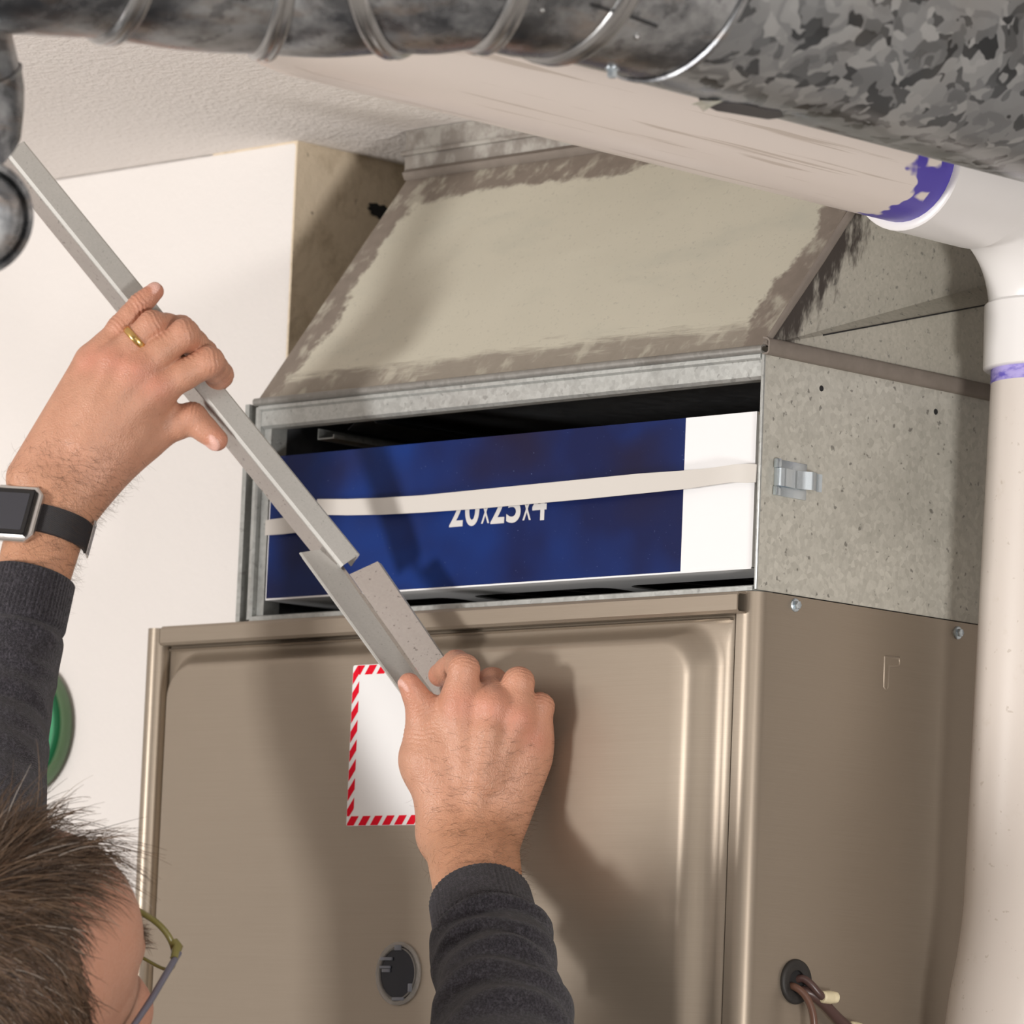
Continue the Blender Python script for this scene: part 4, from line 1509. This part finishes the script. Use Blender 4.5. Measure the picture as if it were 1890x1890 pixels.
# ---- clothes
k = Mt('charcoal_knit')
x_, y_, z_ = k.xyz()
fl = k.noise(700, 3, .75)
fl2 = k.noise(300, 3, .7)
c = k.mix(k.smooth(fl, .40, .66), (.008, .007, .010), (.042, .037, .048))
c = k.mix(k.math('MULTIPLY', k.smooth(fl2, .50, .68), .5), c, (.075, .068, .082))
kn = k.wave(520, None, 1.5, 'X')
kn2 = k.wave(520, None, 1.5, 'Y')
k.bump(k.math('ADD', k.math('MULTIPLY', k.math('ADD', kn, kn2), .35), fl), .6, .0012)
M_KNIT = k.done(c, .95, 0, **{'Sheen Weight': .12, 'Sheen Roughness': .5})


FOLDS = [(.004, .010, 1.5, .0060, .0060, 1.0), (.030, .022, 1.9, .0065, .0042, .9), (.036, .010, .6, .006, .0036, .7), (.058, .020, 1.3, .008, .0050, 1.1), (.082, .026, 2.0, .009, .0045, .9), (.095, .01, .7, .009, .0045, .9), (.118, .02, 1.4, .010, .005, 1.1),
         (.012, .012, 4.4, .007, .004, 1.0), (.05, .02, 4.9, .008, .004, 1.0), (.09, .02, 4.3, .009, .004, 1.0)]


def sleeve(c_pts, radii, n_rib, seed, cuff_len, flat=.82, amp=1.0):
    """sleeve swept along points from cuff opening back to upper arm; returns V,Q"""
    r_ = np.random.default_rng(seed)
    P = np.array(c_pts)
    seg = np.r_[0, np.cumsum(np.linalg.norm(np.diff(P, axis=0), axis=1))]
    T = np.linspace(0, seg[-1], 150)
    C = np.stack([np.interp(T, seg, P[:, i]) for i in range(3)], 1)
    for _ in range(12):
        C[1:-1] = .25 * C[:-2] + .5 * C[1:-1] + .25 * C[2:]
    Rr = np.interp(T, seg, radii)
    D = np.gradient(C, axis=0); D /= np.linalg.norm(D, axis=1)[:, None]
    n = 240
    th = np.linspace(0, 2 * np.pi, n, endpoint=False)
    V = []
    ph = r_.random(12) * 6.28
    for kx in range(len(T)):
        d = D[kx]
        a = unit(CR - d * np.dot(CR, d)); b = np.cross(d, a)
        t = T[kx]
        rib = .0004 * np.cos(th * n_rib) if t < cuff_len else 0
        fold = 0
        if t > cuff_len - .004:
            f0 = smoothstep(cuff_len - .004, cuff_len + .010, t)
            s = t - cuff_len
            # a few bunched folds, strongest on the side towards the viewer and fading round the arm
            for s0, sl, pc_, wd, hh, aw in FOLDS:
                ang = np.exp(-((np.angle(np.exp(1j * (th - pc_)))) / aw) ** 2)
                u_ = (s - s0 - sl * (1 - np.cos(th - pc_))) / wd
                fold = fold + f0 * hh * ang * (np.exp(-u_ ** 2) - .55 * np.exp(-(u_ - 1.5) ** 2))
            fold = fold + f0 * (.0011 * np.sin(2 * th + s * 55 + ph[0]) + .0008 * np.sin(3 * th - s * 90 + ph[1]) + .0005 * np.sin(5 * th + s * 160 + ph[2]))
            fold = fold * amp + .0030 * f0
        groove = -.0024 * np.exp(-((t - cuff_len) / .0022) ** 2)
        rr = Rr[kx] + rib + fold + groove
        V.append(C[kx] + (rr * np.cos(th))[:, None] * a + (rr * flat * np.sin(th))[:, None] * b)
    # roll the opening inwards
    inner = []
    d = D[0]
    a = unit(CR - d * np.dot(CR, d)); b = np.cross(d, a)
    for off_, dr in ((.020, -.0032), (.004, -.0030), (-.0008, -.0016), (-.0006, -.0006)):
        rr = Rr[0] + dr
        inner.append(C[0] + d * off_ + (rr * np.cos(th))[:, None] * a + (rr * flat * np.sin(th))[:, None] * b)
    V = np.concatenate(inner + V)
    m = len(V) // n
    i = np.arange(m - 1)[:, None] * n
    j = np.arange(n)[None, :]
    Q = np.stack([i + j, i + (j + 1) % n, i + n + (j + 1) % n, i + n + j], -1).reshape(-1, 4)
    return V, Q


def along(a, b, t):
    return a * (1 - t) + b * t


rc = [at(886, 1662, 3.462), at(900, 1725, 3.432), at(914, 1785, 3.404), at(924, 1890, 3.355), RE, along(RE, SH_R, .4)]
SV1, SQ1 = sleeve(rc, [.0352, .0366, .0378, .0430, .050, .058], 60, 3, .036, .93, 1.35)
lc = [at(60, 1066, 3.624), at(38, 1150, 3.612), at(18, 1240, 3.598), at(-4, 1340, 3.575), EL_L, along(EL_L, SH_L, .5)]
SV2, SQ2 = sleeve(lc, [.0312, .0325, .0305, .0335, .046, .056], 60, 5, .040, .95, .5)
SV3, SQ3 = body_field(.010, 'top')
# keep coarse sweater only away from the forearms
keep = np.ones(len(SV3), bool)
tl = ((SV3 - EL_L) @ (LE - EL_L)) / ((LE - EL_L) @ (LE - EL_L))
dl_ = np.linalg.norm(SV3 - EL_L - np.clip(tl, 0, 1)[:, None] * (LE - EL_L), axis=1)
tr = ((SV3 - EL_R) @ (RW_ - EL_R)) / ((RW_ - EL_R) @ (RW_ - EL_R))
dr_ = np.linalg.norm(SV3 - EL_R - np.clip(tr, 0, 1)[:, None] * (RW_ - EL_R), axis=1)
keep &= ~((tl > -.05) & (dl_ < .075)) & ~((tr > -.02) & (dr_ < .075))
keep &= ~((np.linalg.norm(SV3[:, :2] - NECK1[:2], axis=1) < .068) & (SV3[:, 2] > NECK1[2] - .03))
SQ3 = SQ3[keep[SQ3].all(1)]
off = np.cumsum([0, len(SV1), len(SV2)])
sw_ = npmesh('sweater', np.concatenate([SV1, SV2, SV3]), np.concatenate([SQ1, SQ2 + off[1], SQ3 + off[2]]), M_KNIT, PERSON)
sw_['label'] = 'dark charcoal heather knit sweater'
TV, TQ = body_field(.012, 'low')
k = Mt('dark_denim')
M_DENIM = k.done(k.mix(k.noise(500, 3), (.02, .028, .05), (.05, .06, .09)), .9)
npmesh('trousers', TV, TQ, M_DENIM, PERSON)
k = Mt('brown_leather'); M_LEA = k.done((.06, .035, .02), .5)
for s in (-1, 1):
    ank = np.array((PEL[0] + s * .125, PEL[1] - .01, FLOOR_Z + .09))
    g = Grid(ank - (.09, .14, .10), ank + (.09, .30, .08), .006)
    F_ = g.field()
    g.cone(F_, ank + (0, 0, .0), ank - (0, .02, .045), .052, .042, .03)
    g.cone(F_, ank - (0, .02, .045), ank + (s * .01, .18, -.052), .044, .037, .03)
    sl, P_ = g.block(g.lo, g.lo + g.h * g.n)
    F_ = np.maximum(F_, (FLOOR_Z + .001) - P_[..., 2])
    v_, q_ = g.nets(F_)
    npmesh('shoe', v_, q_, M_LEA, PERSON)


# ---- hair
def strands(name, roots, dirs, lens, droop, rad, m, parent, nseg=7, curl=.3, seed=1, tints=None):
    r_ = np.random.default_rng(seed)
    n = len(roots)
    P = roots.copy(); D = dirs.copy()
    pts = [P.copy()]; tang = [D.copy()]
    st = lens / nseg
    wob = r_.normal(size=(n, 3)) * curl
    for s in range(nseg):
        D = D + droop / nseg + wob / nseg
        if s % 2:
            wob = wob * .6 + r_.normal(size=(n, 3)) * curl * .5
        D /= np.linalg.norm(D, axis=1)[:, None]
        P = P + D * st[:, None]
        pts.append(P.copy()); tang.append(D.copy())
    V = []
    ref = r_.normal(size=(n, 3))
    for s, (p, d) in enumerate(zip(pts, tang)):
        a = np.cross(d, ref); a /= np.linalg.norm(a, axis=1)[:, None]
        b = np.cross(d, a)
        rr = rad * (1 - .75 * (s / nseg) ** 2)
        for t in (0, 2.0944, 4.18879):
            V.append(p + rr[:, None] * (math.cos(t) * a + math.sin(t) * b))
    V = np.array(V)                      # (nseg+1)*3, n, 3
    V = V.transpose(1, 0, 2).reshape(-1, 3)
    m3 = (nseg + 1) * 3
    Q = []
    for s in range(nseg):
        for t in range(3):
            Q.append((s * 3 + t, s * 3 + (t + 1) % 3, (s + 1) * 3 + (t + 1) % 3, (s + 1) * 3 + t))
    Q = np.array(Q)
    Q = (Q[None] + (np.arange(n) * m3)[:, None, None]).reshape(-1, 4)
    at_ = None
    if tints is not None:
        at_ = {'tint': np.repeat(tints, m3)}
    o = npmesh(name, V, Q, m, parent, 'all', at_)
    o['kind'] = 'stuff'
    return o


k = Mt('brown_grey_hair')
tn = k.attr('tint')['Fac']
M_HAIR = k.done(k.ramp(tn, [(0, (.035, .020, .012)), (.45, (.095, .056, .032)), (.75, (.20, .125, .075)), (.92, (.36, .28, .21)), (1, (.55, .49, .43))]), .42, 0)
HN = normals(HV, HQ)
ids = np.where(isH)[0]
NS = 10500
pick = rng.choice(ids, NS)
roots = HV[pick] + rng.normal(size=(NS, 3)) * .0008
nn_ = HN[pick]
ql = (roots - E0) @ HA.T
topn = smoothstep(.02, .11, ql[:, 2])[:, None]
front = smoothstep(-.16, -.04, ql[:, 1])[:, None]
sgn = np.sign(ql[:, 0])[:, None]
clump = np.sin(ql[:, :1] * 210) * np.cos(ql[:, 1:2] * 170 + 1)
mid = smoothstep(.06, .02, np.abs(ql[:, 0]))[:, None]
flow = hf * (1.0 * front * mid + .10) + hr * sgn * (.75 - .35 * mid) + hr * (.25 + .25 * clump) - hu * (.9 * (1 - topn))
flow = flow - nn_ * (flow * nn_).sum(1)[:, None]
dirs = flow + nn_ * (.16 + .34 * topn * front * mid) + rng.normal(size=(NS, 3)) * .17
dirs /= np.linalg.norm(dirs, axis=1)[:, None]
lens = (.021 + .034 * topn[:, 0] * mid[:, 0] * (.3 + .7 * front[:, 0])) * (.7 + .6 * rng.random(NS))
droop = np.array((0, 0, -.30)) - nn_ * .45
tints = np.clip(rng.normal(.34, .20, NS) + .18 * (rng.random(NS) < .16) * 2 + .12 * clump[:, 0], 0, 1)
strands('hair', roots, dirs, lens, droop, np.full(NS, .00030), M_HAIR, PERSON, 8, .35, 2, tints)
# eyebrows and moustache stubble
br_i = np.where((np.abs(q[:, 2] - .022) < .007) & (np.abs(q[:, 0]) > .012) & (np.abs(q[:, 0]) < .052) & (q[:, 1] > -.03) & ~isH)[0]
st_i = np.where((q[:, 2] < -.052) & (q[:, 2] > -.125) & (q[:, 1] > -.06) & ~((np.abs(q[:, 2] + .074) < .010) & (np.abs(q[:, 0]) < .025)))[0]
pk = np.r_[rng.choice(br_i, 500), rng.choice(st_i, 1300)]
d_ = HN[pk] * .7 + rng.normal(size=(len(pk), 3)) * .3 - hu * .35
d_ /= np.linalg.norm(d_, axis=1)[:, None]
strands('facial_hair', HV[pk], d_, .004 + .006 * rng.random(len(pk)), np.array((0, 0, -.2)) * np.ones((len(pk), 3)), np.full(len(pk), .00018), M_HAIR, PERSON, 3, .3, 4, rng.random(len(pk)) * .8)
# fine arm hair
k = Mt('arm_hair'); M_AHAIR = k.done((.10, .055, .03), .5)
for nm, V_, Q_, wri, elb, cnt, sd_ in (('arm_hair', LV, LQ, LW, LE, 1700, 5), ('arm_hair', RV, RQ, RW_, RE, 1300, 6)):
    d = unit(elb - wri)
    t = (V_ - wri) @ d
    N_ = normals(V_, Q_)
    wgt = smoothstep(-.045, .0, t) * (t < .09)
    wgt = wgt * (.35 + .65 * smoothstep(.2, .8, -(N_ @ CF) * .6 + .5))
    pk = rng.choice(len(V_), cnt, p=wgt / wgt.sum())
    sidev = unit(np.cross(d, CF))
    dd = N_[pk] * .40 + np.outer(rng.normal(-.25, .35, cnt), -d) + np.outer(rng.normal(.7, .35, cnt), sidev)
    dd /= np.linalg.norm(dd, axis=1)[:, None]
    strands(nm, V_[pk], dd, .005 + .007 * rng.random(cnt), -N_[pk] * .7, np.full(cnt, .000062), M_AHAIR, PERSON, 5, .5, sd_)

# ------------------------------------------------------------------ wedding ring
k = Mt('gold'); M_GOLD = k.done((.72, .48, .18), .25, 1.0)
f0, f1 = LF[1][0][0], LF[1][1][0]
rcn = along(f0, f1, .60)
rr0 = .0108
RING = lathe('wedding_ring', rcn, f1 - f0, [(rr0 - .0006, -.0026), (rr0 + .0006, -.0026), (rr0 + .0013, -.0014), (rr0 + .0014, .0), (rr0 + .0013, .0014), (rr0 + .0006, .0026), (rr0 - .0006, .0026), (rr0 - .0006, -.0026)], M_GOLD, None, 40, 60)
tag(RING, 'plain gold band on the ring finger of the upper left hand', 'ring')

# ------------------------------------------------------------------ watch
ad = unit(LW - LE)                        # arm axis towards hand
wc = LW + (LE - LW) * ((978. - 905) / (1330 - 905))
tcw = unit(-CF - ad * np.dot(-CF, ad))
sx = unit(np.cross(tcw, ad))
if np.dot(sx, CR) < 0:
    sx = -sx
WT = thing('smart_watch', 'square smartwatch with silver frame and black strap on the left wrist', 'watch', wc)
k = Mt('watch_strap')
k.bump(k.wave(420, k.mapped((1, 1, 1), (.5, .4, .6)), 0, 'DIAGONAL'), .8, .0008)
M_STRAPB = k.done((.022, .020, .023), .6)
M_SILV = Mt('brushed_silver').done((.62, .61, .60), .28, 1.0)
M_SCR = Mt('dark_screen').done((.035, .036, .045), .07)
M_BEZ = Mt('black_bezel').done((.008, .008, .009), .12)
ra_, rb_ = .0306, .0222
rings = []
for t in np.linspace(-2.9, 1.65, 60):
    p = wc + sx * (ra_ * math.sin(t)) + tcw * (rb_ * math.cos(t))
    nv = unit(sx * math.sin(t) / ra_ + tcw * math.cos(t) / rb_)
    hw = .0108
    rings.append([p + ad * hw, p + nv * .0018 + ad * (hw - .0006), p + nv * .0018 - ad * (hw - .0006), p - ad * hw])
rings_mesh('strap', rings, M_STRAPB, WT, smooth=50)
# case
tw = -.86
pc = wc + sx * (ra_ * math.sin(tw)) + tcw * (rb_ * math.cos(tw))
nv = unit(sx * math.sin(tw) * .42 + tcw * math.cos(tw))
cxv = unit(np.cross(ad, nv))
if np.dot(cxv, sx) < 0:
    cxv = -cxv
cyv = ad
def octo(hw, hh, cut):
    return [(-hw + cut, -hh), (hw - cut, -hh), (hw, -hh + cut), (hw, hh - cut), (hw - cut, hh), (-hw + cut, hh), (-hw, hh - cut), (-hw, -hh + cut)]
def slab(name, prof_list, m):
    rings = [[pc + nv * h + cxv * u + cyv * v for u, v in octo(a, b, c)] for a, b, c, h in prof_list]
    return rings_mesh(name, rings, m, WT, smooth=25)
slab('case', [(.0190, .0205, .0058, -.001), (.0215, .0215, .006, .001), (.0215, .0215, .006, .0035), (.0205, .0205, .0056, .0046)], M_SILV)
slab('module', [(.0168, .0178, .0012, .002), (.0168, .0178, .0012, .0072), (.0160, .0170, .0012, .0078)], M_BEZ)
slab('screen', [(.0130, .0142, .0006, .0075), (.0130, .0142, .0006, .00795)], M_SCR)
tb = 1.52
pb = wc + sx * (ra_ * math.sin(tb)) + tcw * (rb_ * math.cos(tb))
nb = unit(sx * math.sin(tb) / ra_ + tcw * math.cos(tb) / rb_)
tbv = np.cross(nb, ad)
for s in (-1, 1):
    tube('buckle', [pb + nb * .003 + tbv * s * .0035 + ad * .0128, pb + nb * .003 + tbv * s * .0035 - ad * .0128], .0009, M_SILV, WT, n=8)
    tube('buckle', [pb + nb * .003 + tbv * .0035 + ad * .0128 * s, pb + nb * .003 - tbv * .0035 + ad * .0128 * s], .0009, M_SILV, WT, n=8)

# ------------------------------------------------------------------ eyeglasses
GL = thing('eyeglasses', 'thin olive and grey framed eyeglasses on the face looking up', 'eyeglasses', E0)
M_OLIVE = Mt('olive_frame').done((.17, .15, .045), .3)
M_GREY = Mt('grey_temple').done((.13, .125, .16), .3, .2)
M_GLASS = Mt('lens_glass').done((.95, .95, .95), .02, 0, **{'Transmission Weight': 1.0, 'IOR': 1.05})
for s in (-1, 1):
    P_ = []
    for t in np.linspace(0, 2 * math.pi, 41):
        ct, stt = math.cos(t), math.sin(t)
        e = 2.6
        P_.append(HP(s * (.0335 + .0265 * np.sign(ct) * abs(ct) ** (2 / e)), .021 - .006 * ((.0335 + .0265 * ct) / .06) ** 2, -.004 + .0205 * np.sign(stt) * abs(stt) ** (2 / e)))
    lens_ = mesh('lens', [HP(s * .0335, .0195, -.004)] + P_[:-1], [(0, i + 1, (i + 1) % 40 + 1) for i in range(40)], M_GLASS, GL, smooth='all')
    tube('lens_frame', P_, [.0013 if math.sin(t) < -.15 else .0022 for t in np.linspace(0, 2 * math.pi, 41)], M_OLIVE, GL, n=8)
    hp = HP(s * .0615, .0135, .008)
    tube('hinge', [HP(s * .0585, .0165, .008), HP(s * .0625, .0150, .008), HP(s * .0660, .006, .007)], [.0034, .0034, .0028], M_OLIVE, GL, n=8)
    tube('temple', [HP(s * .0655, .012, .007), HP(s * .0735, -.03, .004), HP(s * .0800, -.075, .002), HP(s * .0815, -.095, -.002), HP(s * .0805, -.112, -.022), HP(s * .079, -.118, -.040)], [.0022, .0022, .0019, .0018, .0017, .0015], M_GREY, GL, n=8)
tube('bridge', [HP(-.0085, .0205, .004), HP(0, .0225, .008), HP(.0085, .0205, .004)], .0014, M_OLIVE, GL, n=8)
